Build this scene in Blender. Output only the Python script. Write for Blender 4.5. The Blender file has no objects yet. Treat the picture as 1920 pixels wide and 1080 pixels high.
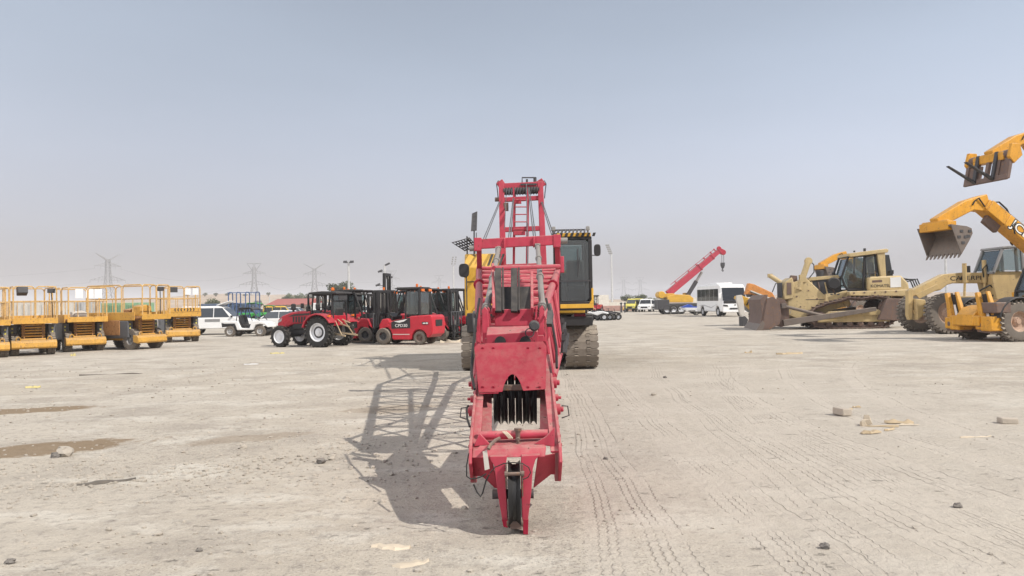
import bpy, bmesh, math, random
from mathutils import Vector, Matrix, Euler
V = Vector; PI = math.pi; R = math.radians
rnd = random.Random(7)
S = bpy.context.scene
COL = S.collection

# ------------------------------------------------------------------ camera
F = 1400.0; CAMH = 1.65; PITCH = math.atan(28 / F); ROLL = R(1.0)
_f = V((0, math.cos(PITCH), math.sin(PITCH)))
_r0 = V((1, 0, 0)); _u0 = V((0, -math.sin(PITCH), math.cos(PITCH)))
_r = _r0 * math.cos(ROLL) - _u0 * math.sin(ROLL)
_u = _u0 * math.cos(ROLL) + _r0 * math.sin(ROLL)
cam = bpy.data.cameras.new('camera'); camo = bpy.data.objects.new('camera', cam); COL.objects.link(camo)
cam.sensor_width = 36; cam.lens = 36 * F / 1920; cam.clip_start = .05; cam.clip_end = 9000
camo.matrix_world = Matrix(((_r.x, _u.x, -_f.x, 0), (_r.y, _u.y, -_f.y, 0), (_r.z, _u.z, -_f.z, CAMH), (0, 0, 0, 1)))
S.camera = camo
def ray(px, py): return _f + _r * ((px - 960) / F) - _u * ((py - 540) / F)
def P(px, py, d):                      # world point on that sight line at depth d
    q = ray(px, py); q = q * (d / q.y); return V((q.x, q.y, q.z + CAMH))
def G(px, py):                         # where it meets the ground
    q = ray(px, py); t = -CAMH / q.z; return V((q.x * t, q.y * t, 0))

# ------------------------------------------------------------------ world, sun, exposure
SUN_TO = V((.98, -.60, 1.06)).normalized()          # towards the sun: right and behind the camera
elev = math.asin(SUN_TO.z); azi = math.atan2(SUN_TO.x, SUN_TO.y)
W = bpy.data.worlds.new('World'); S.world = W; W.use_nodes = True
wn = W.node_tree; wn.nodes.clear()
sky = wn.nodes.new('ShaderNodeTexSky'); sky.sky_type = 'NISHITA'; sky.sun_disc = False
sky.sun_elevation = elev; sky.sun_rotation = -azi; sky.air_density = 1.0; sky.dust_density = 2.6; sky.ozone_density = 1.0
hs = wn.nodes.new('ShaderNodeHueSaturation'); hs.inputs['Saturation'].default_value = .46; hs.inputs['Value'].default_value = 1
bg = wn.nodes.new('ShaderNodeBackground'); bg.inputs['Strength'].default_value = .125
wo = wn.nodes.new('ShaderNodeOutputWorld')
wn.links.new(sky.outputs[0], hs.inputs['Color']); tint = wn.nodes.new('ShaderNodeMix'); tint.data_type = 'RGBA'; tint.blend_type = 'MULTIPLY'; tint.inputs[0].default_value = 1; 
wtc = wn.nodes.new('ShaderNodeTexCoord'); wsp = wn.nodes.new('ShaderNodeSeparateXYZ'); wn.links.new(wtc.outputs['Generated'], wsp.inputs[0])
wmr = wn.nodes.new('ShaderNodeMapRange'); wmr.interpolation_type = 'SMOOTHSTEP'; wmr.inputs[1].default_value = 0; wmr.inputs[2].default_value = .36; wn.links.new(wsp.outputs[2], wmr.inputs[0])
wcm = wn.nodes.new('ShaderNodeMix'); wcm.data_type = 'RGBA'; wcm.inputs[6].default_value = (.97, .89, .96, 1); wcm.inputs[7].default_value = (1.0, 1.03, 1.06, 1)
wn.links.new(wmr.outputs[0], wcm.inputs[0]); 
wnz = wn.nodes.new('ShaderNodeTexNoise'); wnz.inputs['Scale'].default_value = 1.6; wnz.inputs['Detail'].default_value = 3; wmp = wn.nodes.new('ShaderNodeMapping'); wmp.inputs['Scale'].default_value = (1, 1, 3.5)
wn.links.new(wtc.outputs['Generated'], wmp.inputs[0]); wn.links.new(wmp.outputs[0], wnz.inputs['Vector'])      # uneven haze
wnr = wn.nodes.new('ShaderNodeMapRange'); wnr.inputs[1].default_value = .3; wnr.inputs[2].default_value = .7; wnr.inputs[3].default_value = .955; wnr.inputs[4].default_value = 1.05; wn.links.new(wnz.outputs[0], wnr.inputs[0])
wvm = wn.nodes.new('ShaderNodeVectorMath'); wvm.operation = 'SCALE'; wn.links.new(wcm.outputs[2], wvm.inputs[0]); wn.links.new(wnr.outputs[0], wvm.inputs['Scale']); wn.links.new(wvm.outputs[0], tint.inputs[7]); wn.links.new(hs.outputs[0], tint.inputs[6]); wn.links.new(tint.outputs[2], bg.inputs[0]); wn.links.new(bg.outputs[0], wo.inputs[0])
sl = bpy.data.lights.new('sun', 'SUN'); sl.energy = 3.9; sl.angle = R(.6); sl.color = (1, .945, .87)
so = bpy.data.objects.new('sun', sl); COL.objects.link(so)
so.rotation_euler = SUN_TO.to_track_quat('Z', 'Y').to_euler(); so.location = (30, -20, 60)
S.view_settings.view_transform = 'Standard'; S.view_settings.look = 'None'; S.view_settings.gamma = 1; S.view_settings.exposure = 0.35
S.cycles.max_bounces = 6; S.cycles.volume_bounces = 0; S.cycles.transparent_max_bounces = 8

# ------------------------------------------------------------------ materials
def newmat(name):
    m = bpy.data.materials.new(name); m.use_nodes = True
    return m, m.node_tree, m.node_tree.nodes['Principled BSDF']
class NT:
    def __init__(s, nt): s.nt = nt
    def n(s, t, **k):
        o = s.nt.nodes.new(t)
        for a, b in k.items(): setattr(o, a, b)
        return o
    def put(s, sock, v):
        if hasattr(v, 'is_output') or isinstance(v, bpy.types.NodeSocket): s.nt.links.new(v, sock)
        else: sock.default_value = v
    def math(s, op, a, b=0.0, c=None, clamp=False):
        o = s.n('ShaderNodeMath', operation=op); o.use_clamp = clamp
        s.put(o.inputs[0], a); s.put(o.inputs[1], b)
        if c is not None: s.put(o.inputs[2], c)
        return o.outputs[0]
    def mix(s, fac, a, b):
        o = s.n('ShaderNodeMix', data_type='RGBA'); s.put(o.inputs[0], fac)
        for i, v in ((6, a), (7, b)): s.put(o.inputs[i], v if not isinstance(v, tuple) else (*v[:3], 1))
        return o.outputs[2]
    def noise(s, vec, scale, detail=4, rough=.6):
        o = s.n('ShaderNodeTexNoise'); o.inputs['Scale'].default_value = scale; o.inputs['Detail'].default_value = detail
        o.inputs['Roughness'].default_value = rough
        if vec is not None: s.nt.links.new(vec, o.inputs['Vector'])
        return o.outputs[0]
    def ramp(s, v, a, b, lo=0., hi=1.):
        o = s.n('ShaderNodeMapRange'); o.interpolation_type = 'SMOOTHSTEP'
        s.put(o.inputs[0], v)
        for i, q in ((1, a), (2, b), (3, lo), (4, hi)): s.put(o.inputs[i], q)
        return o.outputs[0]
DUST = (.40, .34, .27)
def paint(name, col, rough=.45, dust=.25, wear=.0, wearcol=(.10, .045, .025), scale=1.0, metallic=0., var=.12, bump=.0, spec=.4):
    m, nt, b = newmat(name); N = NT(nt)
    rnd_ = N.n('ShaderNodeObjectInfo').outputs['Random']
    va = N.n('ShaderNodeVectorMath', operation='ADD'); cx = N.n('ShaderNodeCombineXYZ')
    for i_ in range(3): nt.links.new(N.math('MULTIPLY', rnd_, 13.7 + 5 * i_), cx.inputs[i_])
    nt.links.new(N.n('ShaderNodeTexCoord').outputs['Object'], va.inputs[0]); nt.links.new(cx.outputs[0], va.inputs[1]); tc = va.outputs[0]
    n1 = N.noise(tc, 2.2 * scale, 5, .65); n2 = N.noise(tc, 11 * scale, 4, .7); n3 = N.noise(tc, 34 * scale, 3, .6)
    c = N.mix(N.ramp(n1, .3, .7), tuple(x * (1 - var) for x in col), tuple(min(1, x * (1 + var)) for x in col))
    if var > .1: c = N.mix(N.math('MULTIPLY', rnd_, .30), c, tuple(x * .72 for x in col))      # no two parts weathered alike
    if wear > 0:      # runs of grease and grime
        mp = N.n('ShaderNodeMapping'); mp.inputs['Scale'].default_value = (9 * scale, 9 * scale, .9 * scale); nt.links.new(tc, mp.inputs[0])
        c = N.mix(N.ramp(N.noise(mp.outputs[0], 1, 4, .6), .52, .74, 0, .34), c, tuple(x * .42 for x in col))
    if dust > 0:
        gz = N.n('ShaderNodeSeparateXYZ'); nt.links.new(N.n('ShaderNodeNewGeometry').outputs['Normal'], gz.inputs[0])
        up = N.ramp(gz.outputs[2], .1, .95, .14, 1.0)
        f = N.math('MULTIPLY', N.math('MULTIPLY', N.ramp(n2, .25, .8, .25, 1.), up), dust * 1.5, clamp=True)
        c = N.mix(f, c, DUST)
    if wear > 0:
        wv = N.math('ADD', N.math('MULTIPLY', n2, .6), N.math('MULTIPLY', n3, .4))
        c = N.mix(N.ramp(wv, .66 - wear * .22, .72 - wear * .2), c, wearcol)
    nt.links.new(c, b.inputs['Base Color'])
    nt.links.new(N.ramp(n2, .2, .8, max(.05, rough - .1), min(1, rough + .18)), b.inputs['Roughness'])
    b.inputs['Metallic'].default_value = metallic; b.inputs['Specular IOR Level'].default_value = spec
    if bump > 0:
        bp = N.n('ShaderNodeBump'); bp.inputs['Strength'].default_value = bump; bp.inputs['Distance'].default_value = .02
        nt.links.new(n2, bp.inputs['Height']); nt.links.new(bp.outputs[0], b.inputs['Normal'])
    return m
def glassmat(name, tint=(.5, .56, .55), gl=.10, alpha=.45, dirt=.08):
    m, nt, b = newmat(name); N = NT(nt); nt.nodes.remove(b)
    tr = N.n('ShaderNodeBsdfTransparent'); tr.inputs[0].default_value = (*[t * alpha * 2 for t in tint], 1)
    gs = N.n('ShaderNodeBsdfGlossy'); gs.inputs['Roughness'].default_value = .04; gs.inputs[0].default_value = (.9, .95, 1, 1)
    df = N.n('ShaderNodeBsdfDiffuse'); df.inputs[0].default_value = (.30, .28, .25, 1)
    lw = N.n('ShaderNodeLayerWeight'); lw.inputs[0].default_value = .35
    mx = N.n('ShaderNodeMixShader'); nt.links.new(N.ramp(lw.outputs['Fresnel'], 0, 1, gl, .9), mx.inputs[0])
    m2 = N.n('ShaderNodeMixShader'); m2.inputs[0].default_value = dirt
    nt.links.new(tr.outputs[0], m2.inputs[1]); nt.links.new(df.outputs[0], m2.inputs[2])
    nt.links.new(m2.outputs[0], mx.inputs[1]); nt.links.new(gs.outputs[0], mx.inputs[2])
    nt.links.new(mx.outputs[0], nt.nodes['Material Output'].inputs[0])
    return m
M = {}
M['crane_red'] = paint('crane_red', (.43, .038, .072), .52, .42, .30, (.07, .02, .02), 1.3, spec=.2, bump=.08)
M['crane_red_worn'] = paint('crane_red_worn', (.30, .015, .038), .6, .14, .26, (.08, .02, .02), 1.0, spec=.10, bump=.06)
M['yellow'] = paint('yellow_paint', (.60, .34, .035), .45, .25, .15)
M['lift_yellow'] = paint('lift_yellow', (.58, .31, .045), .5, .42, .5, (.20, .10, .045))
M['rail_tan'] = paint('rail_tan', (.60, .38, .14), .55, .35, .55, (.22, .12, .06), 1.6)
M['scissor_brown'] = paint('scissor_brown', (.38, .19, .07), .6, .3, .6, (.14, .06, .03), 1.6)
M['dozer_tan'] = paint('dozer_tan', (.50, .38, .19), .55, .38, .38, (.24, .17, .11), .5)
M['grader_tan'] = paint('grader_tan', (.50, .36, .16), .55, .38, .38, (.24, .16, .10), .5)
M['jcb'] = paint('loader_yellow', (.62, .29, .018), .42, .25, .42, (.16,.07,.03))
M['orange'] = paint('orange_paint', (.58, .23, .05), .55, .4, .5)
M['tractor_red'] = paint('tractor_red', (.40, .012, .03), .3, .12, 0)
M['fork_red'] = paint('fork_red', (.48, .012, .03), .35, .10, .05)
M['far_red'] = paint('far_red', (.42, .02, .045), .4, .12, 0)
M['rail_red'] = paint('roof_red', (.36, .07, .06), .7, .2, 0)
M['black'] = paint('black_paint', (.016, .016, .018), .5, .14, 0)
M['dark'] = paint('dark_steel', (.045, .045, .05), .55, .18, .1)
M['grey'] = paint('grey_box', (.10, .105, .115), .5, .22, .1)
M['midgrey'] = paint('mid_grey', (.22, .22, .22), .55, .3, .1)
M['steel'] = paint('bare_steel', (.33, .32, .30), .4, .25, .2, metallic=.5)
M['pole'] = paint('galvanised', (.50, .50, .49), .5, .1, 0)
M['pylon'] = paint('pylon_steel', (.26, .26, .26), .6, .0, 0)
M['rust'] = paint('rust_steel', (.13, .085, .07), .7, .3, .5, (.22, .11, .05), bump=.3)
M['bucket'] = paint('bucket_steel', (.13, .105, .09), .6, .35, .4, (.19, .10, .05))
M['track'] = paint('track_shoe', (.17, .145, .12), .8, .75, .2, (.1, .07, .05), bump=.4)
M['tyre'] = paint('tyre_rubber', (.016, .016, .016), .8, .16, 0)
M['tyre_dusty'] = paint('tyre_dusty', (.115, .098, .082), .9, .75, 0)
M['white'] = paint('white_paint', (.72, .72, .71), .35, .12, 0, var=.04)
M['rimwhite'] = paint('rim_silver', (.66, .67, .69), .4, .15, 0, var=.05)
M['sheave'] = paint('sheave_black', (.014, .014, .015), .45, .04, 0)
M['rimrust'] = paint('rim_rust', (.42, .28, .20), .7, .4, .4)
M['silver'] = paint('silver_paint', (.42, .42, .42), .35, .12, 0)
M['wrap'] = paint('pale_board', (.55, .52, .47), .7, .3, .0)
M['blue'] = paint('blue_paint', (.05, .10, .22), .5, .15, 0)
M['ski_blue'] = paint('ski_blue', (.03, .08, .40), .3, .1, 0)
M['container'] = paint('container_blue', (.085, .12, .18), .6, .2, .1)
M['green'] = paint('green_paint', (.03, .30, .05), .4, .12, 0)
M['pale_green'] = paint('pale_green', (.22, .36, .22), .6, .25, .1)
M['taxi'] = paint('taxi_yellow', (.66, .42, .04), .4, .12, 0)
M['van_yellow'] = paint('van_yellow', (.66, .58, .10), .4, .12, 0)
M['cream'] = paint('cream_wall', (.62, .58, .51), .85, .1, 0)
M['pinkwall'] = paint('pink_wall', (.42, .26, .22), .85, .1, 0)
M['seat'] = paint('seat_vinyl', (.02, .02, .022), .6, .1, 0)
M['amber'] = paint('amber_lens', (.70, .16, .02), .3, .05, 0)
M['redlens'] = paint('red_lens', (.55, .02, .02), .3, .05, 0)
M['rope'] = paint('wire_rope', (.09, .095, .105), .5, .1, 0)
M['pendant'] = paint('pendant_steel', (.22, .21, .20), .55, .3, .3, (.13, .08, .06))
M['wood'] = paint('timber', (.46, .36, .23), .8, .2, .2, (.28, .18, .1))
M['brick'] = paint('block', (.40, .35, .29), .9, .3, .0, bump=.5)
M['rock'] = paint('rock', (.37, .335, .285), .95, .3, .2, (.24, .22, .19), bump=.6)
M['darkrock'] = paint('dark_rock', (.15, .14, .13), .95, .25, .0, bump=.6)
M['cloth'] = paint('rag', (.09, .08, .07), .95, .2, 0)
M['pale_cloth'] = paint('pale_rag', (.55, .47, .36), .95, .15, 0)
M['yellowrag'] = paint('yellow_rag', (.58, .50, .22), .9, .1, 0)
M['trunk'] = paint('bark', (.13, .10, .07), .9, .1, 0)
M['leaf_a'] = paint('leaf_olive', (.085, .105, .045), .8, .12, 0, var=.5, scale=.25)
M['leaf_b'] = paint('leaf_grey_green', (.12, .135, .075), .8, .15, 0, var=.5, scale=.25)
M['glass'] = glassmat('tinted_glass', (.46, .52, .52), .08, .66, .10)
M['carglass'] = glassmat('car_glass', (.2, .24, .25), .10, .26, .05)
M['busglass'] = glassmat('bus_glass', (.16, .19, .2), .09, .26, .04)
M['hose'] = paint('rubber_hose', (.012, .012, .012), .5, .05, 0)
M['letter_white'] = paint('letter_white', (.75, .74, .70), .5, .1, 0, var=.03)
M['letter_dark'] = paint('letter_dark', (.025, .022, .02), .5, .1, 0, var=.03)

# ------------------------------------------------------------------ mesh builder
def tag(o, label=None, cat=None, group=None, kind=None):
    if label: o['label'] = label
    if cat: o['category'] = cat
    if group: o['group'] = group
    if kind: o['kind'] = kind
    return o
def thing(name, label, cat, loc, rz=0, group=None, scale=1):
    o = bpy.data.objects.new(name, None); o.empty_display_size = .3; COL.objects.link(o)
    o.location = loc; o.rotation_euler = (0, 0, rz); o.scale = (scale,) * 3
    return tag(o, label, cat, group)
def frame(d, up=V((0, 0, 1))):
    d = d.normalized()
    if abs(d.dot(up)) > .98: up = V((0, 1, 0)) if abs(d.y) < .9 else V((1, 0, 0))
    a = up.cross(d).normalized(); b = d.cross(a).normalized()
    return a, b
class MB:
    def __init__(s, off=None): s.v = []; s.f = []; s.off = V(off) if off is not None else V((0, 0, 0))
    def add(s, vs, fs, mat=None):
        k = len(s.v)
        for p in vs:
            p = V(p)
            if mat is not None: p = mat @ p
            s.v.append(p - s.off)
        s.f += [tuple(k + i for i in f) for f in fs]; return s
    def box(s, x0, x1, y0, y1, z0, z1, mat=None):
        return s.add([(x0, y0, z0), (x1, y0, z0), (x1, y1, z0), (x0, y1, z0), (x0, y0, z1), (x1, y0, z1), (x1, y1, z1), (x0, y1, z1)],
                     [(0, 3, 2, 1), (4, 5, 6, 7), (0, 1, 5, 4), (1, 2, 6, 5), (2, 3, 7, 6), (3, 0, 4, 7)], mat)
    def cbox(s, c, sx, sy, sz, mat=None):
        return s.box(c[0] - sx / 2, c[0] + sx / 2, c[1] - sy / 2, c[1] + sy / 2, c[2] - sz / 2, c[2] + sz / 2, mat)
    def bar(s, p, q, w, h=None, up=(0, 0, 1), w2=None, h2=None):
        p = V(p); q = V(q); h = h or w; w2 = w2 or w; h2 = h2 or h
        a, b = frame(q - p, V(up)); vs = []
        for c, ww, hh in ((p, w, h), (q, w2, h2)):
            for i, j in ((-1, -1), (1, -1), (1, 1), (-1, 1)): vs.append(c + a * i * ww / 2 + b * j * hh / 2)
        return s.add(vs, [(3, 2, 1, 0), (4, 5, 6, 7), (0, 1, 5, 4), (1, 2, 6, 5), (2, 3, 7, 6), (3, 0, 4, 7)])
    def tube(s, p, q, r, n=10, r2=None):
        p = V(p); q = V(q); a, b = frame(q - p); r2 = r if r2 is None else r2; vs = []
        for c, rr in ((p, r), (q, r2)):
            for i in range(n):
                t = 2 * PI * i / n; vs.append(c + a * math.cos(t) * rr + b * math.sin(t) * rr)
        return s.add(vs, [(i, (i + 1) % n, n + (i + 1) % n, n + i) for i in range(n)] + [tuple(range(n - 1, -1, -1)), tuple(range(n, 2 * n))])
    def path(s, pts, r, n=8, closed=False):
        pts = [V(p) for p in pts]; m = len(pts); vs = []
        up = V((0, 0, 1)); pa = None
        for i, c in enumerate(pts):
            if closed: d = pts[(i + 1) % m] - pts[i - 1]
            else: d = pts[min(i + 1, m - 1)] - pts[max(i - 1, 0)]
            if pa is None: a, b = frame(d)
            else:
                d.normalize(); a = (pa - d * pa.dot(d)).normalized(); b = d.cross(a)
            pa = a
            for k in range(n):
                t = 2 * PI * k / n; vs.append(c + a * math.cos(t) * r + b * math.sin(t) * r)
        fs = []
        for i in range(m if closed else m - 1):
            j = (i + 1) % m
            for k in range(n): fs.append((i * n + k, i * n + (k + 1) % n, j * n + (k + 1) % n, j * n + k))
        if not closed: fs += [tuple(range(n - 1, -1, -1)), tuple(range((m - 1) * n, m * n))]
        return s.add(vs, fs)
    def prism(s, pts, ax, a, b, mat=None, a2=None, b2=None):
        n = len(pts); mk = {'y': lambda p, t: (p[0], t, p[1]), 'x': lambda p, t: (t, p[0], p[1]), 'z': lambda p, t: (p[0], p[1], t)}[ax]
        vs = [mk(p, a) for p in pts] + [mk(p, b) for p in pts]
        return s.add(vs, [tuple(range(n - 1, -1, -1)), tuple(range(n, 2 * n))] + [(i, (i + 1) % n, n + (i + 1) % n, n + i) for i in range(n)], mat)
    def hull(s, front, back):          # loft between two equal-length loops, capped
        n = len(front)
        return s.add(list(front) + list(back), [tuple(range(n - 1, -1, -1)), tuple(range(n, 2 * n))] + [(i, (i + 1) % n, n + (i + 1) % n, n + i) for i in range(n)])
    def plate(s, pts, th):             # flat polygon in space with thickness
        pts = [V(p) for p in pts]; nrm = V((0, 0, 0))
        for i in range(len(pts)):
            nrm += (pts[i] - pts[0]).cross(pts[(i + 1) % len(pts)] - pts[0])
        nrm.normalize(); return s.hull([p - nrm * th / 2 for p in pts], [p + nrm * th / 2 for p in pts])
    def lathe(s, prof, c, ax='y', n=20, cap=True):
        c = V(c); vs = []
        e = {'x': (V((0, 1, 0)), V((0, 0, 1)), V((1, 0, 0))), 'y': (V((0, 0, 1)), V((1, 0, 0)), V((0, 1, 0))), 'z': (V((1, 0, 0)), V((0, 1, 0)), V((0, 0, 1)))}[ax]
        for r, t in prof:
            for i in range(n):
                q = 2 * PI * i / n; vs.append(c + e[0] * math.cos(q) * r + e[1] * math.sin(q) * r + e[2] * t)
        m = len(prof); fs = []
        for k in range(m - 1):
            for i in range(n): fs.append((k * n + i, k * n + (i + 1) % n, (k + 1) * n + (i + 1) % n, (k + 1) * n + i))
        if cap: fs += [tuple(range(n - 1, -1, -1)), tuple(range((m - 1) * n, m * n))]
        return s.add(vs, fs)
    def blob(s, c, rx, ry, rz, seed=0, n=7, m=5, jit=.22, flat=False):
        q = random.Random(seed); c = V(c); vs = [c + V((0, 0, -rz * (0.4 if flat else 1)))]
        for j in range(1, m):
            ph = -PI / 2 + PI * j / m
            for i in range(n):
                t = 2 * PI * (i + .5 * (j % 2)) / n; k = 1 + q.uniform(-jit, jit); z = math.sin(ph) * rz * k
                if flat and z < 0: z *= .4
                vs.append(c + V((math.cos(t) * math.cos(ph) * rx * k, math.sin(t) * math.cos(ph) * ry * k, z)))
        vs.append(c + V((0, 0, rz))); fs = []
        for i in range(n): fs.append((0, 1 + (i + 1) % n, 1 + i)); fs.append((len(vs) - 1, 1 + (m - 2) * n + i, 1 + (m - 2) * n + (i + 1) % n))
        for j in range(m - 2):
            for i in range(n):
                a = 1 + j * n + i; b = 1 + j * n + (i + 1) % n; fs.append((a, b, b + n, a + n))
        return s.add(vs, fs)
    def mesh(s, name, mat, smooth=True, fix=True):
        me = bpy.data.meshes.new(name); me.from_pydata([tuple(v) for v in s.v], [], s.f)
        if fix:
            bm = bmesh.new(); bm.from_mesh(me); bmesh.ops.recalc_face_normals(bm, faces=bm.faces[:]); bm.to_mesh(me); bm.free()
        me.materials.append(M[mat] if isinstance(mat, str) else mat)
        if smooth:
            me.polygons.foreach_set('use_smooth', [True] * len(me.polygons)); me.set_sharp_from_angle(angle=R(33))
        return me
    def build(s, name, mat, parent=None, bevel=0., smooth=True, fix=True):
        o = bpy.data.objects.new(name, s.mesh(name, mat, smooth, fix)); COL.objects.link(o)
        if parent: o.parent = parent
        if bevel:
            b = o.modifiers.new('bevel', 'BEVEL'); b.width = bevel; b.segments = 2; b.limit_method = 'ANGLE'; b.angle_limit = R(40); b.harden_normals = False
        return o
def dup(o, parent=None, loc=None, rz=None, scale=None, **kw):
    c = o.copy(); COL.objects.link(c)
    if parent: c.parent = parent
    for ch in list(o.children): dup(ch, c)
    if loc is not None: c.location = loc
    if rz is not None: c.rotation_euler = (0, 0, rz)
    if scale: c.scale = (scale,) * 3
    if kw: tag(c, **kw)
    return c
def text(name, s, size, mat, parent, loc, rot, ext=.004, sx=1.0, off=0.0):
    cu = bpy.data.curves.new(name, 'FONT'); cu.body = s; cu.size = size; cu.extrude = ext; cu.align_x = 'CENTER'; cu.align_y = 'CENTER'; cu.offset = off
    t = bpy.data.objects.new(name, cu); COL.objects.link(t)
    dg = bpy.context.evaluated_depsgraph_get(); dg.update()
    me = bpy.data.meshes.new_from_object(t.evaluated_get(dg)); me.materials.clear(); me.materials.append(M[mat])
    bpy.data.objects.remove(t); bpy.data.curves.remove(cu)
    o = bpy.data.objects.new(name, me); COL.objects.link(o); o.parent = parent; o.location = loc; o.rotation_euler = rot; o.scale = (sx, 1, 1)
    return o
_wc = {}
def wheel(root, c, r, w, rim='rimwhite', tyre='tyre', tread='road', rr=.58, n=28, rot=None, name='wheel', face=1):
    key = (r, w, rim, tyre, tread, rr, n)
    if key not in _wc:
        t = MB(); h = w / 2; ri = r * rr
        t.lathe([(ri, -h * .8), (ri * 1.04, -h * .92), (r * .80, -h * 1.02), (r * .92, -h * .95), (r * .97, -h * .75), (r * .985, 0), (r * .97, h * .75), (r * .92, h * .95), (r * .80, h * 1.02), (ri * 1.04, h * .92), (ri, h * .8)], (0, 0, 0), 'y', n, False)
        if tread == 'ag':
            k = max(16, int(2 * PI * r / .17))
            for i in range(k):
                for sd in (-1, 1):
                    a0 = 2 * PI * (i + (.5 if sd > 0 else 0)) / k; a1 = a0 + .30
                    p = V((math.cos(a0) * r * .99, sd * h * .98, math.sin(a0) * r * .99)); q = V((math.cos(a1) * r * 1.0, -sd * h * .05, math.sin(a1) * r * 1.0))
                    t.bar(p, q, .05 * r / .6, .075 * r / .6, up=(math.cos(a0), 0, math.sin(a0)))
        elif tread == 'block':
            k = int(2 * PI * r / (.16 * (r / .75)))
            for i in range(k):
                for sd in (-1, 1):
                    a0 = 2 * PI * (i + (.5 if sd > 0 else 0)) / k; cs, sn = math.cos(a0), math.sin(a0)
                    p = V((cs * r * .968, sd * h * 1.02, sn * r * .968)); q = V((cs * r * .972, sd * h * .08, sn * r * .972))
                    t.bar(p, q, .085 * r / .75, .09 * r / .75, up=(cs, 0, sn))
        tm = t.mesh('wheel', tyre)
        g = MB()
        for sd in (-1, 1):
            g.lathe([(ri * 1.02, sd * h * .86), (ri * .96, sd * h * .84), (ri * .90, sd * h * .55), (ri * .82, sd * h * .38), (ri * .50, sd * h * .30), (ri * .42, sd * h * .5), (ri * .26, sd * h * .52), (ri * .24, sd * h * .70), (0.001, sd * h * .72)], (0, 0, 0), 'y', n, False)
            for i in range(8):
                a = 2 * PI * i / 8; g.tube((math.cos(a) * ri * .35, sd * h * .4, math.sin(a) * ri * .35), (math.cos(a) * ri * .35, sd * h * .6, math.sin(a) * ri * .35), ri * .045, 6)
        gm = g.mesh('rim', rim)
        _wc[key] = (tm, gm)
    tm, gm = _wc[key]
    a = bpy.data.objects.new(name, tm); COL.objects.link(a); a.parent = root; a.location = c
    if rot: a.rotation_euler = rot
    b = bpy.data.objects.new('rim', gm); COL.objects.link(b); b.parent = a
    return a

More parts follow.
